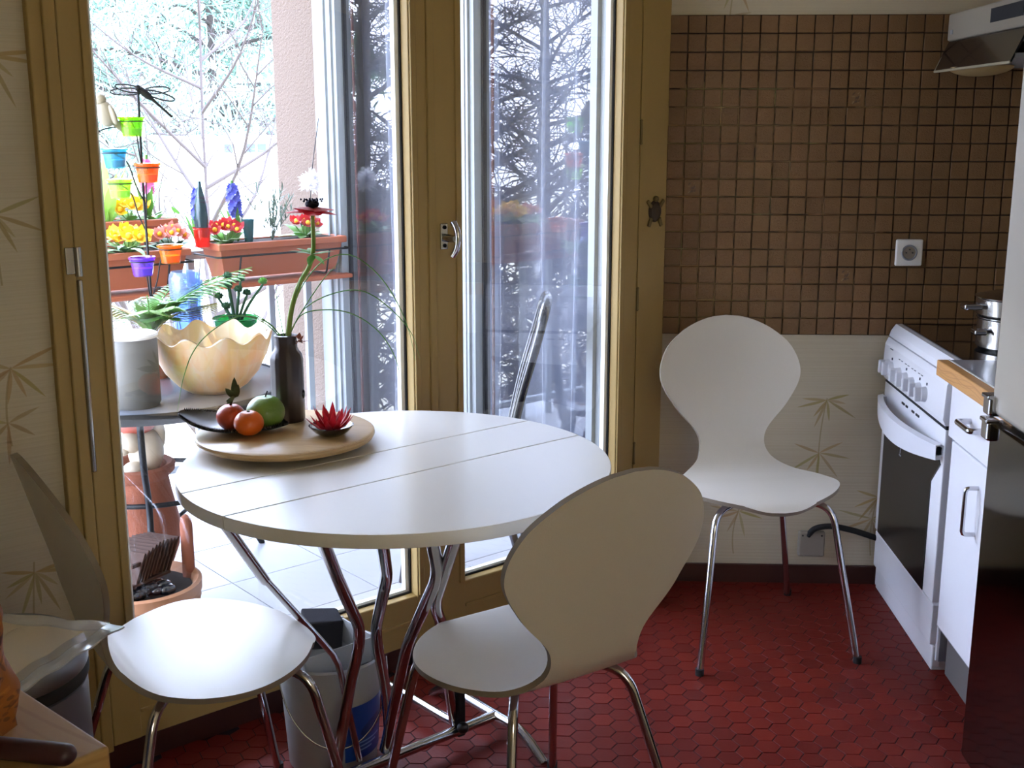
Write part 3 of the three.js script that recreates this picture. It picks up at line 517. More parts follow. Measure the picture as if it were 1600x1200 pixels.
// ---------------------------------------------------------------- candle tree of wire with coloured glass cups
{
  const T0 = -1.053, O0 = 1.35, YS = YB + 0.62, st = put(thing('candle_tree', 'thin black wire stand with curling arms that carry coloured candle cups', 'candle holder'), T0, YS, O0);
  part('rod', curve([[0, 0.006, 0], [-0.002, 0.3, 0], [-0.004, 0.6, 0], [0.0, 0.895, 0]], 0.0042, 40, 6), M.blackIron, st);
  part('foot', at(new THREE.TorusGeometry(0.042, 0.004, 6, 30), 0, 0.005, 0, Math.PI / 2), M.blackIron, st); part('foot_bar', bent([[-0.042, 0.006, 0], [0, 0.01, 0], [0.042, 0.006, 0]], 0.004, 0.02, 12, 6), M.blackIron, st);
  const cups = [['lime green', '#c4f03c', -0.037, 1.402, 0.02, 'topmost, beside the cream bird'], ['teal blue', '#7fd4e4', -0.104, 1.303, 0.03, 'at the left below the bird'], ['orange', '#ffae45', -0.006, 1.255, 0.05, 'in front of the pink hyacinth'], ['pale lime', '#dcf78e', -0.074, 1.203, -0.02, 'below the teal cup'], ['purple', '#b978ee', -0.062, 0.957, 0.09, 'lowest, over the left planter'], ['amber', '#ffbe50', 0.063, 0.984, 0.03, 'right of the purple one']];
  for (const [n, c, x, y, z, w] of cups) {
    part('arm', curve([[0, y - YS - 0.12, 0], [x * 0.3, y - YS - 0.06, z * 0.3], [x * 0.6, y - YS + 0.02, z * 0.6], [x - Math.sign(x || 1) * -0.0, y - YS + 0.045, z]].map((p) => V(...p)), 0.0024, 20, 5), M.blackIron, st);
    part('ring', at(new THREE.TorusGeometry(0.039, 0.0022, 6, 28), x, y - YS + 0.048, z, Math.PI / 2), M.blackIron, st);
    const cup = put(thing('candle_cup', n + ' glass candle cup on the wire stand, ' + w, 'candle cup'), T0 + x, y, O0 - z);
    part('cup_body', lathe([[0, 0], [0.03, 0], [0.0375, 0.052], [0.043, 0.056], [0.0435, 0.062], [0.0365, 0.06], [0.0285, 0.004], [0, 0.004]], 32), Ph({ color: c, roughness: 0.08, transmission: 0.85, thickness: 0 }), cup);
    part('wax', lathe([[0, 0.005], [0.0285, 0.005], [0.0315, 0.026], [0, 0.026]], 24), Ph({ color: c, roughness: 0.6, transmission: 0.35, thickness: 0 }), cup);
  }
  // dragonfly on the tip
  const d = put(thing('dragonfly_ornament', 'dark wire dragonfly with open wings on the tip of the stand', 'ornament'), T0, 1.55, O0);
  part('body', [at(new THREE.SphereGeometry(0.011, 12, 8), 0, 0.006, 0), taper([[0.006, 0.004, 0], [0.02, -0.008, 0], [0.035, -0.02, 0], [0.05, -0.032, 0]], [0.009, 0.013, 0.012, 0.005], 12, 8), taper([[0.045, -0.028, 0], [0.08, -0.058, 0], [0.112, -0.086, 0]], [0.005, 0.0042, 0.0038], 10, 7)], M.blackIron, d);
  for (const [rz, ry, L] of [[1.45, 0.3, 0.115], [1.6, -0.4, 0.105], [-1.5, 0.35, 0.115], [-1.85, -0.3, 0.1]]) {
    const pts = []; for (let i = 0; i <= 20; i++) { const a = i / 20 * Math.PI * 2; pts.push(V(Math.sin(a) * 0.011, L / 2 - L / 2 * Math.cos(a), 0)); }
    const g = new THREE.TubeGeometry(new THREE.CatmullRomCurve3(pts, true), 40, 0.0026, 4, true); part('wing', at(g, 0.02, -0.004, 0, 0, ry, rz), M.blackIron, d);
  }
  const b = put(thing('bird_ornament', 'cream bird ornament perched on the wire stand beside the lime green cup', 'ornament'), T0 - 0.115, 1.44, O0 - 0.01);
  const body = new THREE.SphereGeometry(0.034, 20, 14); body.scale(0.85, 1.25, 0.8); const wing = new THREE.SphereGeometry(0.02, 14, 10); wing.scale(0.5, 1.6, 0.9);
  const cream = S({ color: '#8f866f', roughness: 0.6 });
  part('body', [at(body, 0, 0.034, 0, 0, 0, 0.25), at(new THREE.SphereGeometry(0.019, 16, 12), -0.016, 0.078, 0)], cream, b); part('wing', at(wing, 0.012, 0.03, 0.024, 0, 0, 0.3), cream, b);
  part('tail', at(bx(-0.012, 0.012, -0.055, 0, -0.004, 0.004, 0.003), 0.022, 0.01, 0, 0, 0, 0.9), cream, b); part('beak', at(new THREE.ConeGeometry(0.005, 0.014, 8), -0.038, 0.078, 0, 0, 0, 1.5), M.oak, b);
  part('perch', curve([[0.115, -0.03, -0.0], [0.06, -0.01, 0], [0, -0.012, 0], [-0.05, -0.03, 0]], 0.0022, 14, 5), M.blackIron, b);
}
// ---------------------------------------------------------------- round balcony table and what stands on it
{
  const t = put(thing('garden_table', 'round dark metal balcony table on curved iron legs', 'table'), -1.22, YB, 1.03), H = 0.62, R = 0.42;
  part('tabletop', lathe([[0, H - 0.014], [R - 0.004, H - 0.014], [R, H - 0.01], [R, H - 0.004], [R - 0.006, H], [0, H]], 64), Ph({ color: '#5b6068', roughness: 0.35, clearcoat: 0.4, clearcoatRoughness: 0.2 }), t, 'grey slate tabletop');
  part('rim', lathe([[R, H - 0.03], [R + 0.007, H - 0.03], [R + 0.007, H + 0.003], [R, H + 0.003], [R, H - 0.03]], 64), M.blackIron, t);
  for (const a of [2.04, 4.13, 6.22]) {
    const c = Math.cos(a), s = Math.sin(a), P = (r, y) => [c * r, y, s * r];
    part('leg', bent([P(0.38, H - 0.02), P(0.36, 0.45), P(0.25, 0.3), P(0.27, 0.2), P(0.38, 0.0)], 0.0105, 0.08, 50, 6), M.blackIron, t);
    part('scroll', curve([P(0.36, 0.06), P(0.26, 0.17), P(0.15, 0.2), P(0.06, 0.16)], 0.007, 24, 6), M.blackIron, t);
  }
  part('waist_ring', at(new THREE.TorusGeometry(0.25, 0.008, 8, 48), 0, 0.3, 0, Math.PI / 2), M.blackIron, t);
  const YT = YB + H;
  // scalloped bowl
  const b = put(thing('scalloped_bowl', 'cream translucent bowl with a wavy scalloped rim on the balcony table', 'bowl'), -1.1, YT, 0.82); b.scale.setScalar(1.04);
  const prof = [[0.0, 0.004], [0.07, 0.0], [0.1, 0.02], [0.135, 0.06], [0.16, 0.11], [0.175, 0.165]], g = new THREE.LatheGeometry([...prof, ...prof.slice().reverse().map(([r, y]) => [Math.max(0, r - 0.005), y + 0.006])].map(([r, y]) => new THREE.Vector2(Math.max(r, 1e-5), y)), 160), p = g.attributes.position;
  for (let i = 0; i < p.count; i++) { const y = p.getY(i), a = Math.atan2(p.getZ(i), p.getX(i)), k = Math.pow(Math.max(0, y / 0.165), 2.5); p.setY(i, y + k * 0.011 * Math.cos(a * 10 + 1)); const q = 1 + k * 0.02 * Math.cos(a * 10 + 1); p.setX(i, p.getX(i) * q); p.setZ(i, p.getZ(i) * q); }
  g.computeVertexNormals();
  const bc = canvas(256, 256), q = bc.getContext('2d'), br = rng(19); q.fillStyle = '#ddd0b4'; q.fillRect(0, 0, 256, 256); for (let i = 0; i < 160; i++) { q.fillStyle = `rgba(${200 + br() * 40 | 0},${150 + br() * 50 | 0},${70 + br() * 50 | 0},.16)`; q.beginPath(); q.ellipse(br() * 256, br() * 256, 8 + br() * 30, 6 + br() * 20, br() * 3, 0, 7); q.fill(); }
  part('bowl_body', g, Ph({ map: tex(bc, true, 3, 1), roughness: 0.4, transmission: 0.45, thickness: 0, side: THREE.DoubleSide }), b);
  const bf = put(thing('brown_gourd', 'brown rounded gourd lying behind the scalloped bowl rim', 'gourd'), -1.05, YT, 1.045); bf.scale.setScalar(0.74);
  part('gourd_body', at(lathe([[0, 0], [0.05, 0.01], [0.068, 0.05], [0.06, 0.1], [0.035, 0.14], [0.015, 0.17], [0, 0.175]], 24), 0, 0, 0), S({ color: '#6a4a35', roughness: 0.5 }), bf); part('stalk', curve([[0, 0.17, 0], [0.01, 0.19, 0], [0.03, 0.2, 0]], 0.005, 8, 6), S({ color: '#3d2b1c', roughness: 0.8 }), bf);
  const j = put(thing('stoneware_jar', 'grey stoneware jar with a white rim at the left on the balcony table', 'jar'), -1.365, YT, 0.78);
  part('jar_body', lathe([[0, 0], [0.066, 0], [0.073, 0.012], [0.073, 0.19], [0.066, 0.205], [0.06, 0.2], [0.06, 0.02], [0, 0.02]], 36), S({ color: '#5f5e58', roughness: 0.5 }), j); part('lid', lathe([[0, 0.212], [0.072, 0.212], [0.076, 0.206], [0.074, 0.2], [0.06, 0.2]], 36), M.white, j, 'white lid');
  const v = put(thing('blue_vase', 'tall translucent blue glass vase behind the scalloped bowl', 'vase'), -1.02, YT, 1.15);
  part('vase_body', lathe([[0, 0], [0.04, 0], [0.043, 0.02], [0.05, 0.2], [0.054, 0.3], [0.05, 0.316], [0.044, 0.325], [0.04, 0.32], [0.047, 0.3], [0.043, 0.2], [0.036, 0.02], [0, 0.018]], 32), Ph({ color: '#cadcfa', roughness: 0.12, transmission: 0.85, thickness: 0 }), v);
  // palm in a clay pot
  const pot = (name, label, cat, t0, y0, o0, prof2, mat, soilY, soilR) => { const x = put(thing(name, label, cat), t0, y0, o0); part('pot_body', lathe(prof2, 40), mat, x); if (soilR) part('soil', at(new THREE.CylinderGeometry(soilR, soilR, 0.012, 28), 0, soilY, 0), M.soil, x); return x; };
  pot('plant_pot', 'low clay pot of the small palm behind the stoneware jar', 'pot', -1.16, YT, 1.12, [[0, 0], [0.05, 0], [0.068, 0.1], [0.074, 0.1], [0.076, 0.125], [0.064, 0.125], [0.058, 0.02], [0, 0.02]], M.terracotta, 0.11, 0.062);
  const pl = put(thing('parlour_palm', 'small palm with arching feathery fronds, some dried yellow, on the balcony table', 'plant'), -1.16, YT + 0.115, 1.12), r = rng(7);
  for (let i = 0; i < 15; i++) {
    const a = i < 4 ? -0.9 + i * 0.5 : r() * 6.3, L = i < 4 ? 0.3 + r() * 0.06 : 0.16 + r() * 0.14, e = i < 4 ? 0.55 : 0.25 + r() * 0.5, pts = []; for (let k = 0; k <= 6; k++) { const u = k / 6; pts.push(V(Math.cos(a) * L * e * u * (0.5 + u * 1.3), L * (0.95 * u - 0.55 * u * u * e * 1.2), Math.sin(a) * L * e * u * (0.5 + u * 1.3) * 0.6)); }
    const c = new THREE.CatmullRomCurve3(pts), m = i % 5 === 4 ? G.palmDry : i % 3 ? G.palm : G.leaf, fr = part('frond', new THREE.TubeGeometry(c, 12, 0.002, 5), m, pl);
    const lf = []; for (let k = 3; k < 17; k++) for (const s of [-1, 1]) { const u = k / 17, q0 = c.getPointAt(u), tg = c.getTangentAt(u), g2 = leaf(0.105 * Math.sin(Math.PI * (0.25 + u * 0.7)), 0.021, 0.7, 0.1, 3), yv = tg.clone().multiplyScalar(0.75).add(V(-tg.z, 0.05, tg.x).multiplyScalar(s * 0.8)).normalize(), zv = V(0, -1, 0).addScaledVector(yv, yv.y).normalize(), xv = yv.clone().cross(zv); g2.applyMatrix4(new THREE.Matrix4().makeBasis(xv, yv, zv).setPosition(q0)); lf.push(g2); }
    part('leaflets', lf, m, fr);
  }
  pot('plant_pot', 'translucent green fluted pot holding a branching succulent', 'pot', -0.9, YT, 1.05, [[0, 0], [0.052, 0], [0.07, 0.168], [0.076, 0.173], [0.072, 0.175], [0.064, 0.163], [0.047, 0.006], [0, 0.006]], Ph({ color: '#2fae62', roughness: 0.25, transmission: 0.5, thickness: 0 }), 0.125, 0.055);
  const su = put(thing('succulent', 'branching dark green succulent in the translucent green pot', 'plant'), -0.9, YT + 0.125, 1.05);
  const ros = (x, y, z, n, s) => { const l = []; for (let i = 0; i < n; i++) { const g2 = leaf(0.02 * s, 0.014 * s, -0.5, 0.2, 3); g2.rotateX(1.25 - 0.9 * i / n); g2.rotateY(i * 2.4); l.push(g2); } return at(merge(l), x, y, z); };
  for (const [x, y, z] of [[-0.055, 0.115, 0], [-0.03, 0.15, 0.02], [0.0, 0.135, 0.03], [0.025, 0.165, 0], [-0.01, 0.175, -0.02], [0.035, 0.12, 0.02], [-0.045, 0.085, 0.03], [0.1, 0.15, 0.01]]) { part('stem', taper([[0.0, 0, 0], [x * 0.45, y * 0.55, z * 0.5], [x, y, z]], [0.006, 0.005, 0.004], 8, 6), G.teal, su); part('leaf_rosette', ros(x, y, z, 18, 1.25), x > 0.08 ? G.leaf : G.teal, su); }
  // big clay pots under the table
  pot('plant_pot', 'terracotta urn with a rolled rim under the balcony table', 'pot', -1.3, YB, 0.98, [[0, 0], [0.075, 0], [0.12, 0.12], [0.125, 0.2], [0.105, 0.3], [0.098, 0.345], [0.118, 0.365], [0.122, 0.385], [0.112, 0.392], [0.095, 0.385], [0.085, 0.34], [0, 0.34]], M.terracotta, 0.35, 0.088);
  const fg = put(thing('ceramic_figurine', 'pale ceramic figurine with a rosy top sitting in the terracotta urn', 'figurine'), -1.29, YB + 0.35, 0.97), cer = S({ color: '#cdbfa8', roughness: 0.35 });
  const blob = (rx, ry, rz, x, y, z) => { const s = new THREE.SphereGeometry(1, 20, 14); s.scale(rx, ry, rz); s.translate(x, y, z); return s; };
  part('body', [blob(0.055, 0.075, 0.05, 0.025, 0.075, 0), blob(0.034, 0.026, 0.03, -0.03, 0.03, 0.03), blob(0.02, 0.05, 0.02, 0.07, 0.12, 0)], cer, fg); part('head', [blob(0.035, 0.035, 0.034, -0.028, 0.115, 0.015), blob(0.016, 0.012, 0.012, -0.055, 0.09, 0.025)], cer, fg); part('hood', [blob(0.06, 0.035, 0.045, 0.0, 0.165, 0)], S({ color: '#b9604e', roughness: 0.5 }), fg, 'rosy hood');
  pot('plant_pot', 'wide banded terracotta pot on the balcony floor at the foot of the iron table', 'pot', -1.45, YB, 0.62, [[0, 0], [0.125, 0], [0.148, 0.08], [0.16, 0.084], [0.164, 0.1], [0.16, 0.112], [0.167, 0.12], [0.168, 0.15], [0.158, 0.155], [0.146, 0.145], [0.14, 0.12], [0, 0.12]], S({ color: '#9a6c4c', roughness: 0.8 }), 0.125, 0.14);
  const bk = put(thing('wooden_rack', 'dark slatted wooden rack lying tilted in the banded terracotta pot', 'rack'), -1.46, YB + 0.13, 0.62, 0.5), wd = S({ map: rep(twigTex, 5), color: '#8a6a50', roughness: 0.8 });
  for (let i = 0; i < 10; i++) part('slat', at(bx(-0.003, 0.003, 0, 0.1, -0.055, 0.055, 0.0015), -0.075 + i * 0.0165, 0.05 - Math.abs(i - 4.5) * 0.003, 0, 0, 0, -0.55), wd, bk);
  for (const z of [-0.045, 0.045]) part('rail', at(bx(-0.095, 0.095, -0.006, 0.006, -0.005, 0.005, 0.002), 0.02, 0.09, z, 0, 0, -0.1), wd, bk);
  part('base_board', at(bx(-0.09, 0.09, 0, 0.008, -0.055, 0.055, 0.002), -0.01, 0.035, 0, 0, 0, -0.08), wd, bk);
  const sk = put(thing('wooden_stake', 'round topped wooden stake standing upright in the banded terracotta pot', 'stake'), -1.305, YB + 0.12, 0.62);
  part('stake_body', lathe([[0, 0], [0.018, 0], [0.018, 0.17], [0.014, 0.19], [0, 0.2]], 16), M.terracotta, sk);
  const po = put(thing('dark_pebbles', 'dark glossy stones heaped in the banded terracotta pot', 'stones'), -1.5, YB + 0.13, 0.56); po.userData.kind = 'stuff';
  const pb = []; for (let i = 0; i < 30; i++) { const s = new THREE.SphereGeometry(0.016 + r() * 0.012, 8, 6); s.scale(1, 0.6, 0.8); s.translate((r() - 0.4) * 0.16, r() * 0.02, (r() - 0.6) * 0.1); pb.push(s); } part('stones', pb, M.blackPaint, po);
}
// ---------------------------------------------------------------- black balcony chair
{
  const c = put(thing('balcony_chair', 'glossy black balcony chair with a slim curved back behind the right door leaf', 'chair'), -0.43, YB, 0.45, rad(-131));
  // local +z = facing, x = width
  part('seat', [lathe([[0, 0.43], [0.17, 0.43], [0.185, 0.44], [0.185, 0.452], [0.17, 0.46], [0, 0.46]], 40)], M.blackPaint, c);
  const B = [[-0.13, 0.42, -0.15], [-0.148, 0.6, -0.19], [-0.15, 0.76, -0.235], [-0.12, 0.86, -0.262], [0, 0.885, -0.27], [0.12, 0.86, -0.262], [0.15, 0.76, -0.235], [0.148, 0.6, -0.19], [0.13, 0.42, -0.15]];
  part('back_hoop', curve(B, 0.0155, 70, 10), M.blackPaint, c); part('back_panel', at(bx(-0.11, 0.11, -0.05, 0.05, -0.005, 0.005, 0.004), 0, 0.8, -0.248, -0.2), M.blackPaint, c);
  for (const [x, z] of [[-1, 1], [1, 1], [-1, -1], [1, -1]]) part('leg', taper([[x * 0.12, 0.44, z * 0.12], [x * 0.145, 0.22, z * 0.15], [x * 0.165, 0.0, z * (z > 0 ? 0.185 : 0.21)]], [0.016, 0.014, 0.011], 14, 10), M.blackPaint, c);
  part('stretcher_ring', at(new THREE.TorusGeometry(0.17, 0.007, 8, 40), 0, 0.22, 0, Math.PI / 2), M.blackPaint, c);
}

// ================================================================ KITCHEN
// ---------------------------------------------------------------- moulded plywood chairs
function hermite(k, v) { return (s) => { let i = 0; while (i < k.length - 2 && s > k[i + 1]) i++; const d = (j) => (j <= 0 || j >= k.length - 1 ? (j <= 0 ? (v[1] - v[0]) / (k[1] - k[0]) : (v[j] - v[j - 1]) / (k[j] - k[j - 1])) : (v[j + 1] - v[j - 1]) / (k[j + 1] - k[j - 1])), h = k[i + 1] - k[i], t = Math.min(1, Math.max(0, (s - k[i]) / h)), t2 = t * t, t3 = t2 * t; return (2 * t3 - 3 * t2 + 1) * v[i] + (t3 - 2 * t2 + t) * h * d(i) + (-2 * t3 + 3 * t2) * v[i + 1] + (t3 - t2) * h * d(i + 1); }; }
function makeChair(label) {
  const root = thing('dining_chair', label, 'chair', 'white moulded chairs round the kitchen table');
  const hb = 0.886, tilt = 0.0835, wb = 0.2155, ws = 0.232, ww = 0.0985, sd = 0.206, sh = 0.4476;
  const prof = [[sd, sh - 0.014], [sd * 0.8, sh], [sd * 0.3, sh + 0.002], [-sd * 0.3, sh - 0.004], [-sd * 0.75, sh + 0.004], [-sd, sh + 0.05], [-sd * 1.12, sh + 0.13], [-sd * 1.12 - tilt * 0.45, sh + 0.13 + (hb - sh - 0.13) * 0.45], [-sd * 1.12 - tilt, hb]].map(([z, y]) => V(0, y, z));
  const c = new THREE.CatmullRomCurve3(prof, false, 'catmullrom', 0.5);
  const w = hermite([0, 0.04, 0.12, 0.22, 0.33, 0.42, 0.5, 0.58, 0.68, 0.78, 0.88, 0.95, 0.985, 1], [0, 0.42 * ws, 0.8 * ws, ws, 0.93 * ws, 0.7 * ws, ww * 1.1, ww * 1.06, 0.8 * wb, wb, 0.9 * wb, 0.62 * wb, 0.34 * wb, 0]);
  const width = (s) => { const e = Math.min(s, 1 - s); const lim = s < 0.5 ? 0.102 * Math.sqrt(e / 0.04) : 0.62 * wb * Math.sqrt(e / 0.05); return Math.max(0.0005, e < (s < 0.5 ? 0.04 : 0.05) ? lim : w(s)); };
  const NS = 110, NV = 16, TH = 0.011, top = [], bot = [];
  for (let i = 0; i <= NS; i++) {
    const u = 0.5 - 0.5 * Math.cos(Math.PI * i / NS), s = lerp(u, i / NS, 0.5), p = c.getPointAt(s), t = c.getTangentAt(s), n = V(0, -t.z, t.y).normalize(), W = width(s);
    if (n.z < 0 && n.y < 0) n.negate();
    const nn = V(0, Math.abs(t.z) * 1, 0).length() > 2 ? n : V(0, -t.z, t.y); // normal on the sitter's side
    const curl = s > 0.5 ? 0.022 * Math.min(1, (s - 0.5) / 0.2) : 0.006;
    for (let j = 0; j <= NV; j++) { const v = Math.sin((j / NV * 2 - 1) * Math.PI / 2), q = p.clone().add(V(v * W, 0, 0)).addScaledVector(nn, curl * v * v * (W / wb) * (W / wb)); top.push(q.clone().addScaledVector(nn, TH / 2)); bot.push(q.clone().addScaledVector(nn, -TH / 2)); }
  }
  const sheet = (P, flip) => { const g = new THREE.BufferGeometry(), idx = []; g.setAttribute('position', new THREE.Float32BufferAttribute(P.flatMap((q) => [q.x, q.y, q.z]), 3)); for (let i = 0; i < NS; i++) for (let j = 0; j < NV; j++) { const a = i * (NV + 1) + j, b = a + 1, d = a + NV + 1, e = d + 1; flip ? idx.push(a, b, d, b, e, d) : idx.push(a, d, b, b, d, e); } g.setIndex(idx); g.computeVertexNormals(); return cubeUV(g); };
  const ringI = []; for (let i = 0; i <= NS; i++) ringI.push(i * (NV + 1)); for (let j = 1; j <= NV; j++) ringI.push(NS * (NV + 1) + j); for (let i = NS - 1; i >= 0; i--) ringI.push(i * (NV + 1) + NV); for (let j = NV - 1; j > 0; j--) ringI.push(j);
  const rp = [], ri = []; ringI.forEach((k) => { const a = top[k], b = bot[k], m = a.clone().lerp(b, 0.5); rp.push(a.x, a.y, a.z, b.x, b.y, b.z); }); for (let k = 0; k < ringI.length; k++) { const a = 2 * k, b = 2 * ((k + 1) % ringI.length); ri.push(a, a + 1, b, b, a + 1, b + 1); }
  const edge = new THREE.BufferGeometry(); edge.setAttribute('position', new THREE.Float32BufferAttribute(rp, 3)); edge.setIndex(ri); edge.computeVertexNormals();
  const flip = top[Math.floor(NS * 0.25) * (NV + 1)].y > bot[Math.floor(NS * 0.25) * (NV + 1)].y;
  const shell = part('shell', [sheet(top, !flip), sheet(bot, flip)], M.chairWhite, root);
  part('edge', edge, M.chairEdge, shell, 'rounded shell edge');
  // chrome legs: short run under the seat, bend, splayed leg, black foot
  for (const [x, z] of [[-1, 1], [1, 1], [-1, -1], [1, -1]]) {
    const fx = x * (z > 0 ? 0.225 : 0.222), fz = z > 0 ? 0.222 : -0.262, tx = x * (z > 0 ? 0.165 : 0.13), tz = z > 0 ? 0.135 : -0.15;
    const l = part('leg', bent([[x * 0.05, 0.428, z * 0.04], [tx, 0.426, tz], [fx, 0.0, fz]], 0.0095, 0.05, 46, 12), M.chrome, root);
    part('foot_cap', at(new THREE.CylinderGeometry(0.0118, 0.0118, 0.02, 14), fx, 0.01, fz), M.rubber, l);
  }
  part('seat_plate', bx(-0.1, 0.1, 0.425, 0.438, -0.1, 0.1, 0.004), M.blackIron, root);
  return root;
}
const chair = makeChair('white moulded chair standing by itself against the brown tiled wall');
chair.position.set(0.55, 0, -3.2124); chair.rotation.y = rad(12);
function chairAt(label, x, z, deg) { const c = chair.clone(); c.name = numbered('dining_chair'); c.userData = { ...chair.userData, label }; c.position.set(x, 0, z); c.rotation.y = rad(deg); scene.add(c); return c; }
chairAt('white moulded chair seen from behind, its seat pushed under the round table', -0.0652, -2.1522, 216.1);
chairAt('white moulded chair with a gleaming seat beside the bucket and the steel bin', -0.6837, -2.1153, 126.7);

// ---------------------------------------------------------------- round drop leaf table
const TC = V(-0.3423, 0, -2.3576), TF = (x, y, z) => TC.clone().addScaledVector(U, x).addScaledVector(NO, -z).setY(y);
{
  const t = thing('round_table', 'white round drop leaf table with two seams and a chrome tube frame', 'table'); t.position.copy(TC); t.rotation.y = PHI;
  const R = 0.4455, H = 0.76, TH = 0.026, g = 0.0016, sx = 0.087;
  const seg = (z0, z1) => {            // slice of the disc between two seams (shape y is -z)
    const s = new THREE.Shape(), pts = [], N = 60, a = (z) => Math.asin(Math.max(-1, Math.min(1, z / R)));
    for (let i = 0; i <= N; i++) { const q = lerp(a(z0), a(z1), i / N); pts.push(new THREE.Vector2(R * Math.cos(q), -R * Math.sin(q))); }
    for (let i = N; i >= 0; i--) { const q = lerp(a(z0), a(z1), i / N); pts.push(new THREE.Vector2(-R * Math.cos(q), -R * Math.sin(q))); }
    s.setFromPoints(pts.filter((p, i) => !i || p.distanceTo(pts[i - 1]) > 1e-5)); const e = new THREE.ExtrudeGeometry(s, { depth: TH - 0.004, bevelEnabled: true, bevelSize: 0.0012, bevelThickness: 0.002, bevelSegments: 2, bevelOffset: -0.0012 }); e.rotateX(-Math.PI / 2); e.translate(0, H - TH + 0.002, 0); return cubeUV(toCreasedNormals(e, 0.5));
  };
  part('drop_leaf', seg(-R, -sx - g), M.laminate, t); part('centre_board', seg(-sx + g, sx - g), M.laminate, t); part('drop_leaf', seg(sx + g, R), M.laminate, t);
  part('batten', [bx(-0.34, -0.3, 0.712, 0.733, -0.085, 0.085, 0.003), bx(0.3, 0.34, 0.712, 0.733, -0.085, 0.085, 0.003)], M.chairEdge, t);
  const r = 0.0125, B = (p, f = 0.06, rr = r) => bent(p, rr, f, 60, 12);
  part('leg', B([[-0.32, 0.733, 0.229], [-0.204, 0.58, 0.088], [-0.083, 0.395, -0.022], [-0.098, 0.25, -0.058], [-0.13, 0.055, -0.075]]), M.chrome, t);
  part('leg', B([[-0.174, 0.733, 0.36], [-0.088, 0.612, 0.262], [-0.008, 0.36, 0.033], [0.008, 0.06, -0.085]]), M.chrome, t);
  part('leg', B([[-0.242, 0.733, 0.303], [-0.079, 0.55, 0.073], [-0.012, 0.35, -0.083], [0.02, 0.2, -0.09], [0.02, 0.055, -0.08]]), M.chrome, t);
  part('leg', B([[-0.138, 0.733, 0.382], [-0.024, 0.5, 0.158], [0.038, 0.42, 0.098], [0.17, 0.2, -0.06], [0.205, 0.06, -0.085]]), M.chrome, t);
  part('brace', [bent([[-0.41, 0.733, 0.02], [-0.282, 0.55, -0.061]], 0.0105, 0.01, 6, 10), bent([[-0.29, 0.562, -0.055], [-0.198, 0.44, -0.075], [-0.11, 0.32, -0.08], [-0.06, 0.06, -0.085]], 0.0075, 0.03, 20, 10)], M.chrome, t, 'sliding brace under the left edge');
  for (const x of [-0.32, 0.32]) part('foot', bent([[x, 0.0, -0.33], [x, 0.045, -0.27], [x, 0.045, 0.03], [x * 0.98, 0.0, 0.115]], 0.0125, 0.05, 50, 12), M.chrome, t);
  part('crossbar', bent([[-0.32, 0.045, -0.07], [0.32, 0.045, -0.07]], 0.0125, 0.01, 10, 12), M.chrome, t);
  part('gate_bar', bent([[0.205, 0.05, -0.393], [0.215, 0.05, -0.08]], 0.0105, 0.01, 10, 12), M.chrome, t);
  part('hinge_post', bx(0.2, 0.222, 0.03, 0.2, -0.09, -0.06, 0.004), M.blackIron, t, 'dark hinge post'); part('pivot', at(new THREE.SphereGeometry(0.014, 14, 10), 0.205, 0.06, -0.05), M.blackIron, t); 
}
const TT = 0.76;
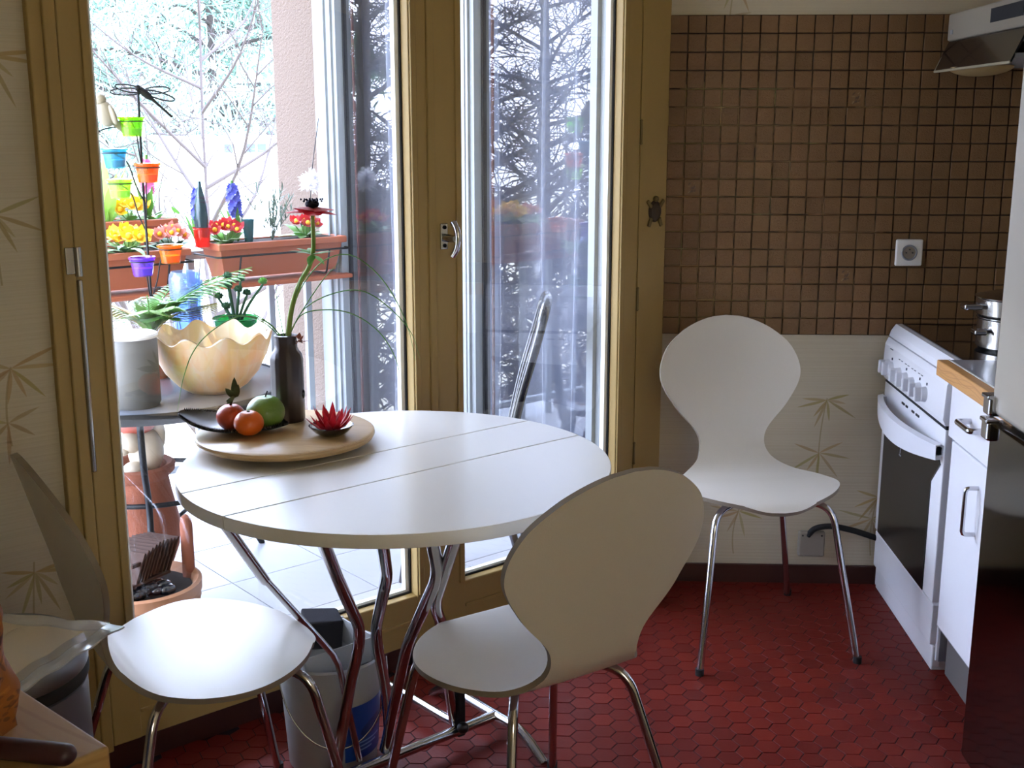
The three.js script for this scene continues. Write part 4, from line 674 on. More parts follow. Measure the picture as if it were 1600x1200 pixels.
// turning tray and things on it
{
  const tr = thing('turning_tray', 'round pale wooden turning tray at the window edge of the table', 'tray'); tr.position.set(-0.603, TT, -2.4823);
  part('tray_board', (() => { const g = lathe([[0, 0.012], [0.18, 0.012], [0.19, 0.016], [0.194, 0.023], [0.193, 0.029], [0.188, 0.032], [0, 0.032]], 90); return cubeUV(g); })(), M.beech, tr);
  part('foot_ring', lathe([[0, 0], [0.1, 0], [0.102, 0.006], [0.1, 0.0125], [0, 0.0125]], 40), M.blackIron, tr);
  const Y = TT + 0.032;
  const v = thing('stoneware_bottle', 'dark brown stoneware bottle vase holding the red anemone', 'vase'); v.position.set(-0.616, Y, -2.572);
  part('bottle_body', lathe([[0, 0], [0.034, 0], [0.0365, 0.004], [0.0368, 0.08], [0.0368, 0.14], [0.0345, 0.152], [0.028, 0.161], [0.0255, 0.166], [0.025, 0.186], [0.0262, 0.189], [0.0262, 0.195], [0.021, 0.196], [0.019, 0.19], [0.019, 0.03], [0, 0.03]], 40), Ph({ color: '#33282a', roughness: 0.42, clearcoat: 0.5, clearcoatRoughness: 0.25 }), v);
  part('seal', at(new THREE.SphereGeometry(0.008, 10, 8), 0.0355, 0.062, 0.004, 0, 0, 0, V(0.6, 1.4, 1)), M.blackPaint, v);
  const fw = []; const r = rng(13); for (let i = 0; i < 9; i++) { const g = leaf(0.018, 0.012, 0.8, 0.2, 3); g.rotateX(r() * 3); g.rotateY(r() * 6); g.translate(0.028 + r() * 0.014, 0.182 + r() * 0.012, 0.012 + (r() - 0.5) * 0.012); fw.push(g); } part('dried_blossom', fw, S({ color: '#9c5a44', roughness: 0.9, side: THREE.DoubleSide }), v);
  // anemone: px -> metres about the mouth
  const K = 0.00153, Q = (x, y, z = 0) => [(x - 446) * K, (523 - y) * 0.00142 + 0.193, z];
  const an = thing('anemone', 'red anemone on a thick bent stalk in the dark bottle', 'flower'); an.position.copy(v.position);
  part('stalk', taper([Q(447, 560), Q(451, 515), Q(458, 475), Q(470, 440), Q(484, 415), Q(491, 390), Q(492, 335)], [0.005, 0.0062, 0.0058, 0.0052, 0.005, 0.0042], 40, 9), green('#8aa24a', 0.15), an);
  for (let i = 0; i < 9; i++) { const g = leaf(0.042 + r() * 0.016, 0.018, 0.6, 0.2); g.rotateX(1.0 + r() * 0.8); g.rotateY(i * 0.7); const q = Q(490, 395); g.translate(...q); part('leaf', g, G.leaf, an); }
  const head = part('flower_head', at(new THREE.SphereGeometry(0.012, 16, 10), 0, 0.006, 0, 0, 0, 0, V(1.3, 0.8, 1.3)), S({ color: '#1c1a2a', roughness: 0.9 }), an, 'dark centre of the anemone'); head.position.set(...Q(492, 322));
  for (let i = 0; i < 8; i++) { const g = leaf(0.056 * (0.9 + r() * 0.25), 0.042, i % 4 ? 0.15 : -0.25, 0.4, 5, 2); g.rotateX(Math.PI / 2 + 0.1 + (r() - 0.5) * 0.8); g.rotateY(i * 0.785 + 0.3); part('petal', g, PET.red, head); }
  const st = []; for (let i = 0; i < 26; i++) { const a = i * 2.4, d = 0.012 + 0.006 * (i % 3); st.push(at(new THREE.SphereGeometry(0.0022, 6, 5), Math.cos(a) * d, 0.013 + (i % 2) * 0.003, Math.sin(a) * d)); } part('stamens', st, S({ color: '#1b1d38', roughness: 0.9 }), head);
  const blades = [[[446, 530], [463, 500], [490, 470], [530, 440], [550, 405], [575, 415], [605, 465], [625, 520], [632, 566]], [[448, 530], [470, 490], [500, 482], [540, 487], [580, 515], [605, 560], [612, 610]], [[448, 528], [475, 480], [520, 455], [560, 452], [600, 480], [630, 520], [641, 560]], [[444, 530], [440, 500], [436, 470], [434, 440]], [[447, 530], [462, 500], [480, 470], [507, 430], [530, 405]], [[443, 528], [425, 505], [400, 487], [380, 477]], [[444, 530], [420, 500], [385, 490], [340, 515], [315, 545], [300, 585], [289, 640]], [[446, 530], [455, 490], [470, 440], [480, 410]], [[442, 528], [410, 498], [370, 490], [330, 500]]];
  blades.forEach((b, i) => { const z = ((i * 37) % 9 - 4) * 0.004; const zz = i === 6 ? 0.03 : z; if (i === 0) b = [[446, 530], [455, 490], [472, 445], [505, 405], [540, 396], [575, 420], [605, 465], [625, 520], [632, 566]]; const g = thing('grass_blade', ['long grass blade arching furthest right from the bottle with a straight drooping tip', 'lowest grass blade arching right over the tray', 'grass blade arching right just under the highest one', 'short grass blade standing straight up beside the anemone stalk', 'grass blade leaning right towards the planter bracket', 'short grass blade leaning left towards the green pot', 'long grass blade drooping left across the scalloped bowl', 'fine grass blade close beside the anemone stalk', 'fine grass blade leaning left under the green pot'][i], 'grass'); g.position.copy(v.position); part('blade', blade(b.map(([x, y], k) => Q(x, y, zz * k / 4)), 0.0013), G.leaf, g); });
  // serrated leaf shaped dish
  const d = thing('leaf_dish', 'dark leaf shaped dish with a serrated rim holding the fruit', 'dish'); d.position.set(-0.74, Y, -2.475); d.rotation.y = 0.06;
  const L = 0.24, Wd = 0.15, n = 72, m = 10, mk = (dy) => { const g = new THREE.PlaneGeometry(1, 1, n, m), p = g.attributes.position; for (let i = 0; i < p.count; i++) { const u = p.getX(i) + 0.5, vv = p.getY(i) * 2, s = Math.sin(Math.PI * Math.pow(Math.min(1, Math.max(0, u)), 0.85)), tooth = Math.abs(vv) > 0.99 ? 1 + 0.045 * (Math.round(u * n) % 2 ? 1 : -1) : 1, w = Wd / 2 * Math.pow(s, 0.75) * tooth; const rim = Math.max(Math.abs(vv) ** 2.2 * 0.016 * Math.pow(s, 0.5), 0), endl = Math.pow(Math.max(0, 0.5 - u) * 2, 2) * 0.036, endr = Math.pow(Math.max(0, u - 0.7) / 0.3, 2) * 0.012; p.setXYZ(i, (u - 0.4) * L, 0.004 + rim + endl + endr + dy, -vv * w); } g.computeVertexNormals(); return g; };
  const bt = mk(-0.0035); { const ix = bt.index.array; for (let i = 0; i < ix.length; i += 3) { const q = ix[i]; ix[i] = ix[i + 1]; ix[i + 1] = q; } bt.computeVertexNormals(); }
  part('dish_body', [mk(0), bt], Ph({ color: '#2b2a2e', roughness: 0.3, clearcoat: 0.6, clearcoatRoughness: 0.2, side: THREE.DoubleSide }), d);
  const teeth = []; for (let i = 3; i < n - 2; i += 1) for (const s of [-1, 1]) { const u = i / n, sn = Math.sin(Math.PI * Math.pow(u, 0.85)); teeth.push(at(new THREE.ConeGeometry(0.0036, 0.009, 5), (u - 0.4) * L, 0.004 + 0.016 * Math.sqrt(sn) + Math.pow(Math.max(0, 0.5 - u) * 2, 2) * 0.036 + Math.pow(Math.max(0, u - 0.7) / 0.3, 2) * 0.012, -s * Wd / 2 * Math.pow(sn, 0.75))); } part('serrated_rim', teeth, M.blackPaint, d).userData.kind = 'stuff';
  const fruit = (name, label, x, y, z, R, color, sq = 0.92) => { const f = thing(name, label, 'fruit'); f.position.set(x, y, z); const g = new THREE.SphereGeometry(R, 36, 26), p = g.attributes.position; for (let i = 0; i < p.count; i++) { const q = Math.abs(p.getY(i)) / R, k = q > 0.9 ? 1 - (q - 0.9) * 0.9 : 1; p.setY(i, p.getY(i) * sq * k); } g.translate(0, R * sq * 0.96, 0); g.computeVertexNormals(); part('flesh', g, Ph({ color, roughness: 0.42, clearcoat: 0.35, clearcoatRoughness: 0.12, bumpMap: rep(N2, 3), bumpScale: 0.0003 }), f); return f; };
  const o1 = fruit('mandarin', 'bright orange mandarin in front in the leaf dish', -0.668, Y + 0.004, -2.425, 0.032, '#e0640c', 0.86);
  part('stem_end', at(new THREE.CylinderGeometry(0.003, 0.004, 0.004, 6), 0, 0.052, 0), G.teal, o1);
  const o2 = fruit('mandarin', 'reddish mandarin with dried leaves on its stalk, left in the leaf dish', -0.718, Y + 0.004, -2.468, 0.032, '#bf4822', 0.92);
  part('stalk', taper([[0, 0.055, 0], [0.006, 0.07, 0], [0.012, 0.082, 0]], [0.003, 0.0025, 0.002], 8, 6), M.blackIron, o2);
  for (const [rx, rz, L2] of [[0.15, -0.15, 0.055], [0.3, -0.45, 0.045], [1.2, 0.9, 0.05], [0.5, 0.4, 0.04], [1.3, 1.3, 0.06]]) { const g = leaf(L2, 0.016, 0.5, 0.35); g.rotateX(rx); g.rotateZ(rz); g.translate(0.01, 0.072, 0); part('dry_leaf', g, S({ color: '#4c5634', roughness: 0.8, side: THREE.DoubleSide }), o2, 'dried leaf'); }
  const ap = fruit('green_apple', 'large green apple behind the two mandarins in the leaf dish', -0.648, Y + 0.002, -2.492, 0.042, '#6d9038', 0.9);
  part('stalk', taper([[0, 0.066, 0], [0.003, 0.076, 0], [0.006, 0.083, 0]], [0.0018, 0.0015, 0.0015], 6, 5), M.blackIron, ap);
  const cd = thing('candle_dish', 'small dark dish on the tray holding a red flower candle', 'dish'); cd.position.set(-0.495, Y, -2.448);
  part('dish_body', lathe([[0, 0], [0.022, 0], [0.036, 0.008], [0.047, 0.02], [0.0485, 0.022], [0.046, 0.023], [0.033, 0.012], [0.02, 0.005], [0, 0.005]], 36), M.blackPaint, cd);
  const fl = thing('flower_candle', 'red pointed petal flower candle in the small dark dish on the tray', 'candle'); fl.position.set(-0.495, Y + 0.006, -2.448);
  part('core', at(new THREE.SphereGeometry(0.013, 16, 10), 0, 0.008, 0, 0, 0, 0, V(1, 0.6, 1)), S({ color: '#5a1018', roughness: 0.7 }), fl, 'dark red core');
  for (let i = 0; i < 22; i++) { const k = i % 2, g = leaf(0.056 + r() * 0.016, 0.0165, -0.4, 0.5, 4, 1.1); g.rotateX(1.2 - k * 0.3 - r() * 0.15); g.rotateY(i * 0.2856 + r() * 0.1); g.translate(0, 0.002, 0); part('petal', g, PET.red, fl); }
}
// ---------------------------------------------------------------- bucket under the table
{
  const b = thing('bucket', 'white plastic mop bucket with a blue label under the table', 'bucket'); b.position.set(-0.526, 0, -2.495); b.rotation.y = 0.35; b.scale.set(0.83, 0.97, 0.83);
  const pl = S({ color: '#a3a3a0', roughness: 0.45 });
  part('bucket_body', lathe([[0, 0], [0.118, 0], [0.122, 0.006], [0.136, 0.2], [0.138, 0.205], [0.141, 0.235], [0.143, 0.255], [0.147, 0.268], [0.149, 0.275], [0.146, 0.281], [0.139, 0.276], [0.133, 0.2], [0.116, 0.008], [0, 0.008]], 56), pl, b);
  const lc = canvas(256, 256), x = lc.getContext('2d'); x.fillStyle = '#123f8e'; x.fillRect(0, 0, 256, 256); x.fillStyle = '#0b2c68'; x.beginPath(); x.ellipse(130, 120, 70, 34, -0.3, 0, 7); x.fill(); x.fillStyle = '#7d9bd0'; for (let i = 0; i < 3; i++) x.fillRect(52, 176 + i * 18, 120 - i * 26, 7);
  const lg = new THREE.CylinderGeometry(0.1372, 0.1275, 0.14, 40, 1, true, 0.1, 1.5); lg.translate(0, 0.11, 0); part('label', lg, S({ map: tex(lc), roughness: 0.4, side: THREE.DoubleSide }), b, 'blue printed label');
  part('bail', (() => { const p = []; for (let i = 0; i <= 20; i++) { const a = Math.PI * i / 20; p.push([0.148 * Math.cos(a), 0.262 - 0.17 * Math.sin(a), 0.05 + 0.105 * Math.sin(a)]); } return curve(p, 0.0022, 50, 6); })(), M.steel, b, 'thin wire handle');
  const tray = thing('wringer_tray', 'pale plastic wringer tray fitted in the mouth of the bucket', 'tray'); tray.position.set(-0.54, 0.272, -2.5); tray.rotation.y = PHI; tray.scale.setScalar(0.72);
  part('tray_body', [bx(-0.12, 0.12, -0.05, -0.045, -0.085, 0.085, 0.002), bx(-0.125, -0.12, -0.05, 0.04, -0.085, 0.085, 0.002), bx(0.12, 0.125, -0.05, 0.04, -0.085, 0.085, 0.002), bx(-0.12, 0.12, -0.05, 0.04, -0.088, -0.084, 0.001), bx(-0.12, 0.12, -0.05, 0.03, 0.084, 0.088, 0.001), bx(-0.13, 0.13, 0.034, 0.042, -0.096, -0.084, 0.003)], pl, tray);
  const s = thing('scouring_block', 'dark ragged sponge block lying on the bucket', 'sponge'); s.position.set(-0.545, 0.292, -2.485); s.rotation.set(0.1, PHI - 0.35, -0.12);
  const g = new RoundedBoxGeometry(0.085, 0.07, 0.075, 6, 0.008), p = g.attributes.position, r = rng(88); for (let i = 0; i < p.count; i++) { const q = Math.sin(p.getX(i) * 210) * Math.sin(p.getY(i) * 190 + 1) * Math.sin(p.getZ(i) * 230); p.setXYZ(i, p.getX(i) * (1 + q * 0.05), p.getY(i) * (1 + q * 0.05) + 0.035, p.getZ(i) * (1 + q * 0.05)); } g.computeVertexNormals();
  part('sponge_body', g, S({ color: '#2c2a31', roughness: 1, bumpMap: rep(N2, 3), bumpScale: 0.004 }), s);
}
// ---------------------------------------------------------------- cooker
{
  const c = thing('cooker', 'white freestanding electric cooker with a black glass hob and oven door', 'cooker'); const X = 1.0, z0 = -3.6, z1 = -3.0, zc = -3.3;
  part('body', [bx(X + 0.012, 1.6, 0.03, 0.815, z0, z1, 0.004)], M.enamel, c);
  // top surround: slopes down to the panel at the front
  const prism = (pts, za, zb) => { const s = new THREE.Shape(pts.map(([x, y]) => new THREE.Vector2(x, y))), g = new THREE.ExtrudeGeometry(s, { depth: Math.abs(zb - za) - 0.006, bevelEnabled: true, bevelSize: 0.003, bevelThickness: 0.003, bevelSegments: 2, bevelOffset: -0.003 }); g.translate(0, 0, Math.min(za, zb) + 0.003); return cubeUV(toCreasedNormals(g, 0.5)); };
  part('hob_surround', prism([[X + 0.012, 0.8125], [X - 0.006, 0.8135], [X - 0.002, 0.829], [X + 0.012, 0.85], [1.6, 0.85], [1.6, 0.8125]], z0, z1), M.enamel, c);
  part('hob_glass', bx(X + 0.028, 1.585, 0.848, 0.8545, z0 + 0.012, z1 - 0.012, 0.002), M.blackGlass, c, 'black ceramic hob glass');
  const panel = part('control_panel', prism([[X + 0.03, 0.81], [X - 0.007, 0.81], [X - 0.016, 0.79], [X - 0.02, 0.7], [X - 0.012, 0.683], [X + 0.03, 0.683]], z0, z1), M.enamel, c);
  const kn = (z, y, tall, k) => { const x0 = X - 0.019, g = [at(new THREE.CylinderGeometry(0.019, 0.0215, 0.014, 24), x0 - 0.006, y, z, 0, 0, Math.PI / 2), at(bx(-0.019, 0.0, -0.02, 0.02, -0.0065, 0.0065, 0.004), x0 - 0.011, y, z, k, 0, 0)]; part('knob', g, S({ color: '#d4d5da', roughness: 0.35 }), panel); };
  [[-3.535, 0.731], [-3.5, 0.731], [-3.415, 0.73], [-3.35, 0.73], [-3.285, 0.73], [-3.22, 0.73], [-3.165, 0.73]].forEach(([z, y], i) => kn(z, y, 1, i === 0 ? 0.1 : i === 6 ? -0.15 : 0.0));
  const marks = []; for (const z of [-3.415, -3.35, -3.285, -3.22]) for (const dz of [-0.014, 0.012]) marks.push(bx(X - 0.0188, X - 0.0155, 0.772, 0.7735, z + dz - 0.007, z + dz + 0.007)); for (const z of [-3.5, -3.35, -3.22, -3.155]) marks.push(bx(X - 0.0205, X - 0.0165, 0.757, 0.764, z - 0.002, z + 0.002)); for (const z of [-3.52, -3.505]) marks.push(bx(X - 0.0185, X - 0.0155, 0.785, 0.7865, z - 0.012, z + 0.0)); part('panel_marks', marks, S({ color: '#50545e', roughness: 0.6 }), panel, 'small printed marks over the knobs');
  part('vent_gap', bx(X - 0.008, X + 0.01, 0.672, 0.684, z0 + 0.004, z1 - 0.004), M.darkSeam, c);
  // oven door: white frame, black window with a cut top corner, bowed handle
  const door = part('oven_door', (() => { const s = new THREE.Shape([[z0 + 0.004, 0.197], [z1 - 0.004, 0.197], [z1 - 0.004, 0.672], [z0 + 0.004, 0.672]].map(([a, b]) => new THREE.Vector2(a, b))); const g = new THREE.ExtrudeGeometry(s, { depth: 0.022, bevelEnabled: true, bevelSize: 0.004, bevelThickness: 0.003, bevelSegments: 2, bevelOffset: -0.004 }); g.rotateY(-Math.PI / 2); g.translate(X + 0.016, 0, 0); return cubeUV(toCreasedNormals(g, 0.5)); })(), M.enamel, c);
  part('oven_window', (() => { const s = new THREE.Shape([[z0 + 0.045, 0.2], [z1 - 0.085, 0.2], [z1 - 0.085, 0.51], [z1 - 0.018, 0.575], [z1 - 0.03, 0.585], [z0 + 0.045, 0.585]].map(([a, b]) => new THREE.Vector2(a, b))); const g = new THREE.ExtrudeGeometry(s, { depth: 0.003, bevelEnabled: false }); g.rotateY(-Math.PI / 2); g.translate(X - 0.009, 0, 0); return cubeUV(g); })(), M.ovenGlass, door, 'black glass oven window');
  part('maker_mark', [bx(X - 0.0135, X - 0.0118, 0.505, 0.54, zc - 0.075, zc - 0.071), bx(X - 0.0135, X - 0.0118, 0.497, 0.501, zc - 0.082, zc - 0.064)], S({ color: '#8d93a0', roughness: 0.4 }), door, 'small pale emblem on the oven glass');
  // bowed handle: lens shaped band standing away from the door
  const hN = 40, hp = [], hi = []; for (let i = 0; i <= hN; i++) { const u = i / hN, z = lerp(z0 + 0.012, z1 - 0.008, u), bow = 0.058 * Math.pow(Math.sin(Math.PI * Math.min(1, 0.06 + u * 0.88)), 0.7), yb = 0.566 + 0.024 * (1 - Math.sin(Math.PI * u)), yt = 0.63; const xo = X - 0.012 - bow; hp.push(xo, yt, z, xo + 0.002, yb, z, xo + 0.017, yb + 0.002, z, xo + 0.017, yt + 0.004, z); } for (let i = 0; i < hN; i++) for (let k = 0; k < 4; k++) { const a = i * 4 + k, b = i * 4 + (k + 1) % 4, d = a + 4, e = b + 4; hi.push(a, d, b, b, d, e); } hi.push(0, 1, 2, 0, 2, 3, hN * 4, hN * 4 + 2, hN * 4 + 1, hN * 4, hN * 4 + 3, hN * 4 + 2);
  const hg = new THREE.BufferGeometry(); hg.setAttribute('position', new THREE.Float32BufferAttribute(hp, 3)); hg.setIndex(hi); hg.computeVertexNormals(); part('handle', [toCreasedNormals(hg, 0.7)], Ph({ color: '#e4e6ec', roughness: 0.3, clearcoat: 0.4, clearcoatRoughness: 0.15, side: THREE.DoubleSide }), door, 'bowed white oven handle');
  part('handle_end', bx(X - 0.03, X - 0.008, 0.6, 0.63, z1 - 0.03, z1 - 0.008, 0.003), M.enamel, door); part('handle_end', bx(X - 0.03, X - 0.008, 0.6, 0.63, z0 + 0.01, z0 + 0.03, 0.003), M.enamel, door);
  part('door_vents', [[-3.4, -3.375], [-3.36, -3.342], [-3.3, -3.278], [-3.26, -3.23]].map(([a, b]) => bx(X - 0.0115, X - 0.008, 0.648, 0.654, a, b)), M.darkSeam, door);
  part('drawer_front', [bx(X - 0.006, X + 0.02, 0.075, 0.19, z0 + 0.004, z1 - 0.004, 0.004)], M.enamel, c, 'storage drawer under the oven');
  part('plinth', [bx(X + 0.002, X + 0.03, 0.008, 0.072, z0 + 0.004, z1 - 0.004, 0.006), bx(X + 0.004, 1.55, 0.0, 0.03, z0 + 0.01, z1 - 0.006, 0.004)], M.enamel, c);
  part('side_panel', bx(X + 0.02, 1.58, 0.03, 0.81, z1 - 0.001, z1 + 0.002), M.greySide, c);
  // pots
  const pan = (label, y, R, H, x, z, handle) => { const p = thing('saucepan', label, 'saucepan'); p.position.set(x, y, z); part('pan_body', lathe([[0, 0], [R - 0.008, 0], [R, 0.008], [R, H - 0.004], [R + 0.004, H], [R + 0.003, H + 0.002], [R - 0.003, H], [R - 0.003, 0.01], [0, 0.006]], 56), M.steel, p); if (handle) { part('handle', at(bx(-0.03, 0.02, -0.008, 0.008, -0.022, 0.022, 0.006), -R - 0.018, H - 0.022, 0.02), M.chrome, p); part('lid', lathe([[0, H + 0.018], [R * 0.6, H + 0.014], [R - 0.002, H + 0.004], [R + 0.005, H + 0.002], [R + 0.004, H - 0.001], [0, H]], 56), M.steel, p); part('lid_knob', at(new THREE.SphereGeometry(0.014, 14, 10), 0, H + 0.03, 0), M.chrome, p); } else part('handle', at(bx(-0.018, 0.015, -0.007, 0.007, -0.02, 0.02, 0.005), -R - 0.012, H * 0.62, 0.045), M.chrome, p); return p; };
  pan('lower stainless steel pan of the two stacked on the cooker', 0.855, 0.092, 0.085, 1.205, -3.18, false); pan('upper stainless steel pan with a lid and side handle, stacked on another', 0.942, 0.098, 0.052, 1.205, -3.18, true);
}
// ---------------------------------------------------------------- base unit, worktop, fridge, hood
{
  const X = 0.985, za = -2.985, zb = -2.47, u = thing('base_cabinet', 'white kitchen base unit between the cooker and the tall fridge', 'cabinet');
  part('carcass', bx(X + 0.018, 1.6, 0.14, 0.82, za, zb, 0.002), M.greySide, u);
  const dr = part('drawer', bx(X, X + 0.018, 0.668, 0.817, za + 0.02, zb - 0.002, 0.003), M.enamel, u), dd = part('door', bx(X, X + 0.018, 0.165, 0.664, za + 0.055, zb - 0.002, 0.003), M.enamel, u);
  part('handle', [bent([[X, 0.745, -2.81], [X - 0.034, 0.745, -2.81], [X - 0.034, 0.745, -2.715], [X, 0.745, -2.715]], 0.0075, 0.006, 24, 8)], M.chrome, dr);
  part('handle', [bent([[X, 0.605, -2.72], [X - 0.03, 0.605, -2.72], [X - 0.03, 0.49, -2.72], [X, 0.49, -2.72]], 0.0055, 0.01, 24, 8)], M.chrome, dd);
  part('plinth', bx(X + 0.05, X + 0.07, 0.0, 0.15, za, zb), S({ color: '#6a6663', roughness: 0.6 }), u);
  const w = thing('worktop', 'grey worktop with an oak front edge beside the cooker', 'worktop');
  part('top_sheet', bx(0.978, 1.62, 0.822, 0.86, za - 0.01, zb, 0.002), M.counter, w); part('oak_edge', bx(0.952, 0.98, 0.82, 0.8605, za - 0.01, zb, 0.003), M.oak, w, 'oak front edge'); part('pale_inlay', bx(0.9795, 0.984, 0.859, 0.8612, za - 0.01, zb), M.white, w);
  const f = thing('fridge', 'tall fridge at the right edge, cream upper door over a polished steel one', 'fridge'), FX = 0.9, f0 = -2.462, f1 = -1.86;
  part('case', bx(FX + 0.06, 1.6, 0.02, 1.84, f0, f1, 0.006), S({ color: '#77777a', metalness: 0.6, roughness: 0.35 }), f);
  const mirror = S({ color: '#5c5a56', metalness: 1, roughness: 0.09 });
  part('door', bx(FX, FX + 0.056, 0.85, 1.84, f0, f1, 0.018), Ph({ color: '#b9b2a4', roughness: 0.25, clearcoat: 0.8, clearcoatRoughness: 0.08 }), f, 'cream enamel fridge door'); part('door', bx(FX + 0.002, FX + 0.056, 0.06, 0.84, f0, f1, 0.012), mirror, f, 'mirror polished steel freezer door');
  part('plinth', bx(FX + 0.03, FX + 0.06, 0.0, 0.06, f0 + 0.01, f1 - 0.01), M.darkSeam, f);
  for (const [y0, y1] of [[0.85, 0.893], [0.797, 0.842]]) part('hinge_cap', [bx(FX - 0.012, FX + 0.02, y0, y1, f0 - 0.012, f0 + 0.03, 0.007), bx(FX - 0.016, FX + 0.012, y1 - 0.007, y1 + 0.002, f0 - 0.012, f0 + 0.03, 0.003)], M.chrome, f, 'chunky chrome corner cap');
  const h = thing('cooker_hood', 'white cooker hood with a dark slanting visor over the cooker', 'hood'), HX = 1.1, h0 = -3.6, h1 = -3.0;
  part('canopy', bx(HX, 1.6, 1.675, 1.75, h0, h1, 0.006), S({ color: '#8b8374', roughness: 0.45 }), h);
  part('badge', bx(HX - 0.002, HX + 0.002, 1.692, 1.704, h0 + 0.03, h0 + 0.05), M.greySide, h); part('control_slot', bx(HX - 0.002, HX + 0.004, 1.7, 1.735, -3.245, h1 - 0.02), M.darkSeam, h, 'black control slot');
  const q = [[HX + 0.006, 1.674], [HX - 0.03, 1.592], [HX - 0.026, 1.59], [HX + 0.012, 1.674]], s = new THREE.Shape(q.map(([x, y]) => new THREE.Vector2(x, y))), vg = new THREE.ExtrudeGeometry(s, { depth: h1 - h0, bevelEnabled: false }); vg.translate(0, 0, h0);
  part('visor', cubeUV(vg), Ph({ color: '#1e1712', roughness: 0.25, clearcoat: 0.6, clearcoatRoughness: 0.1 }), h, 'dark brown slanting visor'); part('visor_edge', [bx(HX - 0.032, HX - 0.024, 1.587, 1.594, h0, h1, 0.002), at(bx(-0.002, 0.002, 0, 0.092, -0.003, 0.003), HX - 0.029, 1.59, h0 + 0.003, 0, 0, -0.42)], S({ color: '#9a8f78', roughness: 0.4 }), h);
  part('underside', bx(HX - 0.02, 1.6, 1.6, 1.612, h0, h1), M.greySide, h); const dome = new THREE.SphereGeometry(0.15, 24, 8, 0, Math.PI * 2, Math.PI / 2, Math.PI / 2); dome.scale(0.5, 0.17, 1); dome.translate(HX + 0.045, 1.597, h0 + 0.17); part('lamp_cover', dome, S({ color: '#a58e62', roughness: 0.4 }), h, 'yellowed lamp cover');
}
// ---------------------------------------------------------------- sockets, cable, ornament
{
  const s = thing('wall_socket', 'white square wall socket on the brown tiles', 'socket'); s.position.set(1.038, 1.065, ZB + 0.006);
  part('plate', bx(-0.04, 0.04, -0.04, 0.04, 0, 0.012, 0.005), M.white, s); part('well', at(new THREE.TorusGeometry(0.021, 0.003, 8, 28), 0, 0, 0.012), M.greySide, s);
  part('recess', at(new THREE.CylinderGeometry(0.02, 0.02, 0.002, 24), 0, 0, 0.0125, Math.PI / 2), M.chairEdge, s); part('pin_hole', [at(new THREE.CylinderGeometry(0.0026, 0.0026, 0.003, 8), -0.0095, 0, 0.0135, Math.PI / 2), at(new THREE.CylinderGeometry(0.0026, 0.0026, 0.003, 8), 0.0095, 0, 0.0135, Math.PI / 2), at(new THREE.CylinderGeometry(0.0022, 0.0022, 0.006, 8), 0, 0.01, 0.014, Math.PI / 2)], M.darkSeam, s);
  const p = thing('cooker_outlet', 'pale square cable outlet low on the papered wall behind the chair', 'socket'); p.position.set(0.798, 0.137, ZB);
  part('plate', bx(-0.042, 0.042, -0.042, 0.042, 0, 0.022, 0.007), S({ color: '#948d80', roughness: 0.6 }), p); part('screw', [at(new THREE.CylinderGeometry(0.003, 0.003, 0.003, 8), -0.03, 0.03, 0.022, Math.PI / 2), at(new THREE.CylinderGeometry(0.003, 0.003, 0.003, 8), 0.03, 0.03, 0.022, Math.PI / 2)], M.darkSeam, p);
  const c = thing('cable', 'thick black cable arching from the low outlet to the cooker', 'cable'); c.position.set(0.798, 0.13, ZB);
  part('flex', curve([[-0.012, 0.035, 0.015], [0.005, 0.06, 0.024], [0.05, 0.072, 0.03], [0.12, 0.06, 0.03], [0.2, 0.035, 0.03], [0.26, 0.02, 0.03]], 0.0095, 40, 10), M.rubber, c);
  const t = put(thing('tortoise_ornament', 'small dark metal tortoise hanging on the right post of the door frame', 'ornament'), -0.052, 1.188, -0.011);
  const sh = new THREE.SphereGeometry(0.026, 22, 14); sh.scale(0.9, 1.1, 0.45); part('shell', [sh, at(new THREE.TorusGeometry(0.026, 0.003, 6, 26), 0, 0, 0, 0, 0, 0, V(0.92, 1.12, 1))], S({ color: '#4a3d30', roughness: 0.5, metalness: 0.5 }), t);
  part('head', at(new THREE.SphereGeometry(0.009, 12, 8), 0, 0.037, 0.004), M.frameDark, t); for (const [x, y, r] of [[-0.026, 0.022, 0.7], [0.026, 0.022, -0.7], [-0.022, -0.032, -0.4], [0.022, -0.032, 0.4]]) part('leg', at(bx(-0.006, 0.006, -0.014, 0.014, -0.003, 0.004, 0.003), x, y, 0.002, 0, 0, r), M.frameDark, t);
}
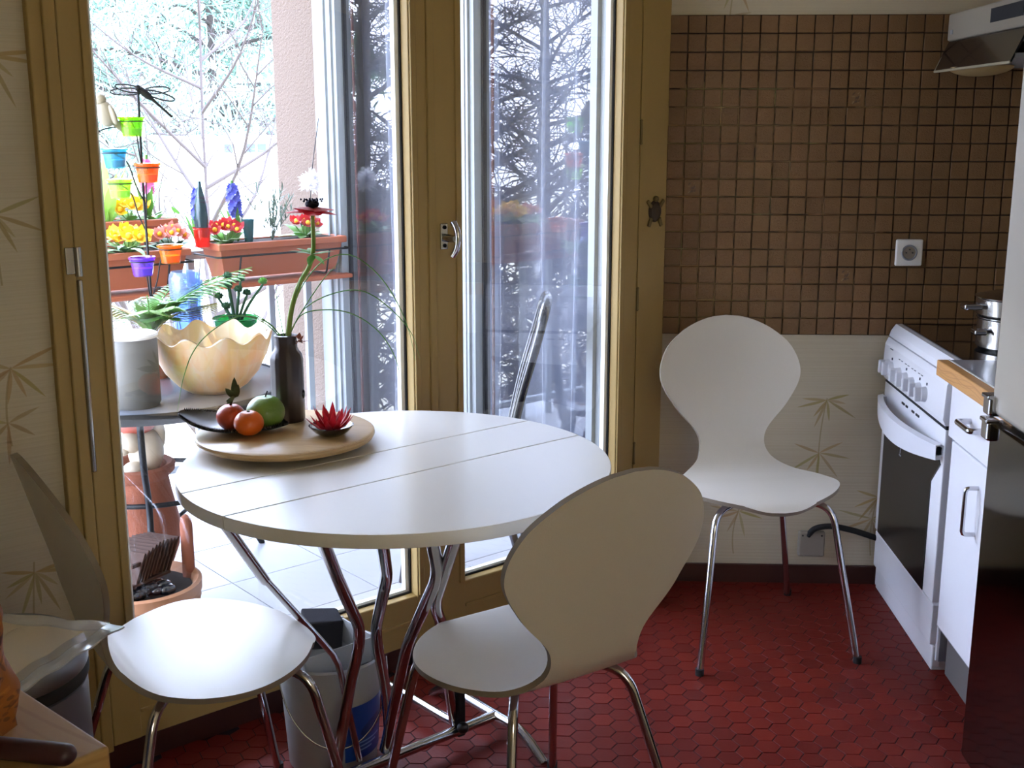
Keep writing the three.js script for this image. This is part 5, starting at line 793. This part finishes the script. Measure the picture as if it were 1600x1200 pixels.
// ---------------------------------------------------------------- near left: bin, papers, board, bag
{
  const b = thing('pedal_bin', 'grey steel pedal bin with a black band under the lid, at the left', 'bin'); b.position.set(-0.85, 0, -1.6);
  part('bin_body', lathe([[0, 0], [0.132, 0], [0.136, 0.01], [0.136, 0.628], [0.13, 0.632], [0, 0.632]], 56), S({ color: '#7b7d86', metalness: 0.7, roughness: 0.4 }), b); part('band', lathe([[0.1, 0.632], [0.137, 0.632], [0.139, 0.636], [0.139, 0.648], [0.136, 0.652], [0.1, 0.652]], 56), M.rubber, b); part('lid', lathe([[0.1, 0.652], [0.137, 0.652], [0.139, 0.657], [0.137, 0.678], [0.13, 0.686], [0.1, 0.69], [0, 0.692]], 56), S({ color: '#85878e', metalness: 0.7, roughness: 0.35 }), b);
  part('pedal', bx(0.1, 0.16, 0.01, 0.022, -0.03, 0.03, 0.006), M.rubber, b);
  const e1 = V(-0.27, 0, 0.963), e2 = V(-0.985, 0, -0.17), C0 = V(-0.677, 0.7, -1.637);
  const sheet = (u0, u1, v0, v1, y, th, wave) => { const n = 30, top = new THREE.BoxGeometry(1, th, 1, n, 1, n), p = top.attributes.position; for (let i = 0; i < p.count; i++) { const u = lerp(u0, u1, p.getX(i) + 0.5), v = lerp(v0, v1, p.getZ(i) + 0.5), q = e1.clone().multiplyScalar(u).addScaledVector(e2, v), ed = Math.max(0, 1 - Math.min(u - u0, v - v0, u1 - u, v1 - v) / 0.02); p.setXYZ(i, q.x, y + p.getY(i) + wave * (Math.sin(u * 55) * 0.4 + Math.sin(v * 40 + u * 20) * 0.4) + wave * 2.2 * ed * Math.sin(u * 90 + v * 70), q.z); } top.computeVertexNormals(); return cubeUV(top); };
  const pp = thing('plastic_folder', 'clear crinkled plastic folder lying on top of the steel bin', 'folder'); pp.position.copy(C0);
  part('plastic_sleeve', [sheet(0, 0.36, 0, 0.26, 0.014, 0.0006, 0.0007), sheet(0, 0.36, 0, 0.26, -0.003, 0.0006, 0.0005)], Ph({ color: '#ffffff', roughness: 0.12, transmission: 0.85, thickness: 0, ior: 1.5, side: THREE.DoubleSide }), pp);
  part('crinkled_seam', [sheet(-0.012, 0.016, -0.014, 0.27, 0.006, 0.003, 0.0009), sheet(-0.01, 0.36, -0.014, 0.008, 0.006, 0.003, 0.0009)], Ph({ color: '#e4e6e6', roughness: 0.15, transmission: 0.5, thickness: 0 }), pp, 'whitish crinkled seam');
  const pap = (label, u0, u1, v0, v1, y) => { const o = thing('paper', label, 'paper'); o.position.copy(C0); part('sheet', sheet(u0, u1, v0, v1, y, 0.0012, 0.0006), M.plain, o); };
  pap('wide pale printed sheet inside the clear plastic folder', 0.015, 0.2, 0.035, 0.24, 0.004); pap('second pale sheet at the near end of the clear plastic folder', 0.21, 0.35, 0.03, 0.24, 0.004); pap('folded pale sheet lying on the other papers in the folder', 0.03, 0.17, 0.13, 0.25, 0.009);
  const tb = thing('side_table', 'pale wooden tabletop corner at the lower left of the view', 'table'), a1 = V(-0.775, 0, -0.632), a2 = V(-0.632, 0, 0.775); tb.position.set(-0.407, 0, -0.961); tb.rotation.y = Math.atan2(0.632, -0.775);
  // local +x runs along a1, local -z or +z along a2 (chosen below)
  part('tabletop', bx(0, 0.5, 0.872, 0.9, -0.6, 0, 0.004), S({ map: rep(beechTex, 1.5), color: '#d8cdb8', roughness: 0.5 }), tb); for (const [x, z] of [[0.06, -0.06], [0.44, -0.06], [0.06, -0.54], [0.44, -0.54]]) part('leg', bx(x - 0.02, x + 0.02, 0, 0.872, z - 0.02, z + 0.02, 0.003), M.beech, tb);
  const kn = thing('knife', 'dark rounded knife handle lying on the pale tabletop corner', 'knife'); kn.position.set(-0.452, 0.9, -0.93); kn.rotation.y = rad(-8);
  part('handle', (() => { const g = new THREE.CapsuleGeometry(0.011, 0.075, 6, 14); g.rotateZ(Math.PI / 2); g.scale(1, 0.9, 1); g.translate(-0.02, 0.01, 0); return g; })(), S({ color: '#3a1f22', roughness: 0.4 }), kn); part('blade', bx(-0.16, -0.06, 0.008, 0.0095, -0.01, 0.01), M.steel, kn);
  const bg = thing('paper_bag', 'crumpled amber brown bag at the very edge beside the tabletop corner', 'bag'); bg.position.set(-0.57, 0.9, -0.985);
  const g = new THREE.CylinderGeometry(0.05, 0.06, 0.13, 40, 24, false), p = g.attributes.position, r = rng(21); for (let i = 0; i < p.count; i++) { const a = Math.atan2(p.getZ(i), p.getX(i)), y = p.getY(i), k = 1 + 0.07 * Math.sin(a * 7 + y * 60) + 0.06 * Math.sin(a * 3 - y * 90) + 0.03 * Math.sin(a * 13 + y * 130); p.setXYZ(i, p.getX(i) * k, y + 0.065, p.getZ(i) * k); } g.computeVertexNormals();
  const ac = canvas(256, 256), ax = ac.getContext('2d'); ax.fillStyle = '#9a5a1c'; ax.fillRect(0, 0, 256, 256); for (let i = 0; i < 160; i++) { ax.fillStyle = ['rgba(50,22,6,.35)', 'rgba(200,130,50,.3)', 'rgba(90,45,12,.4)'][i % 3]; ax.beginPath(); ax.ellipse(r() * 256, r() * 256, 4 + r() * 14, 2 + r() * 6, r() * 3, 0, 7); ax.fill(); }
  part('bag_body', g, S({ map: tex(ac, true, 2, 2), roughness: 0.6 }), bg); part('bag_neck', at(lathe([[0.05, 0], [0.038, 0.012], [0.044, 0.028], [0.05, 0.032], [0.04, 0.02], [0, 0.008]], 24), 0, 0.125, 0), S({ color: '#7d4716', roughness: 0.6 }), bg);
}
renderer.render(scene, camera);
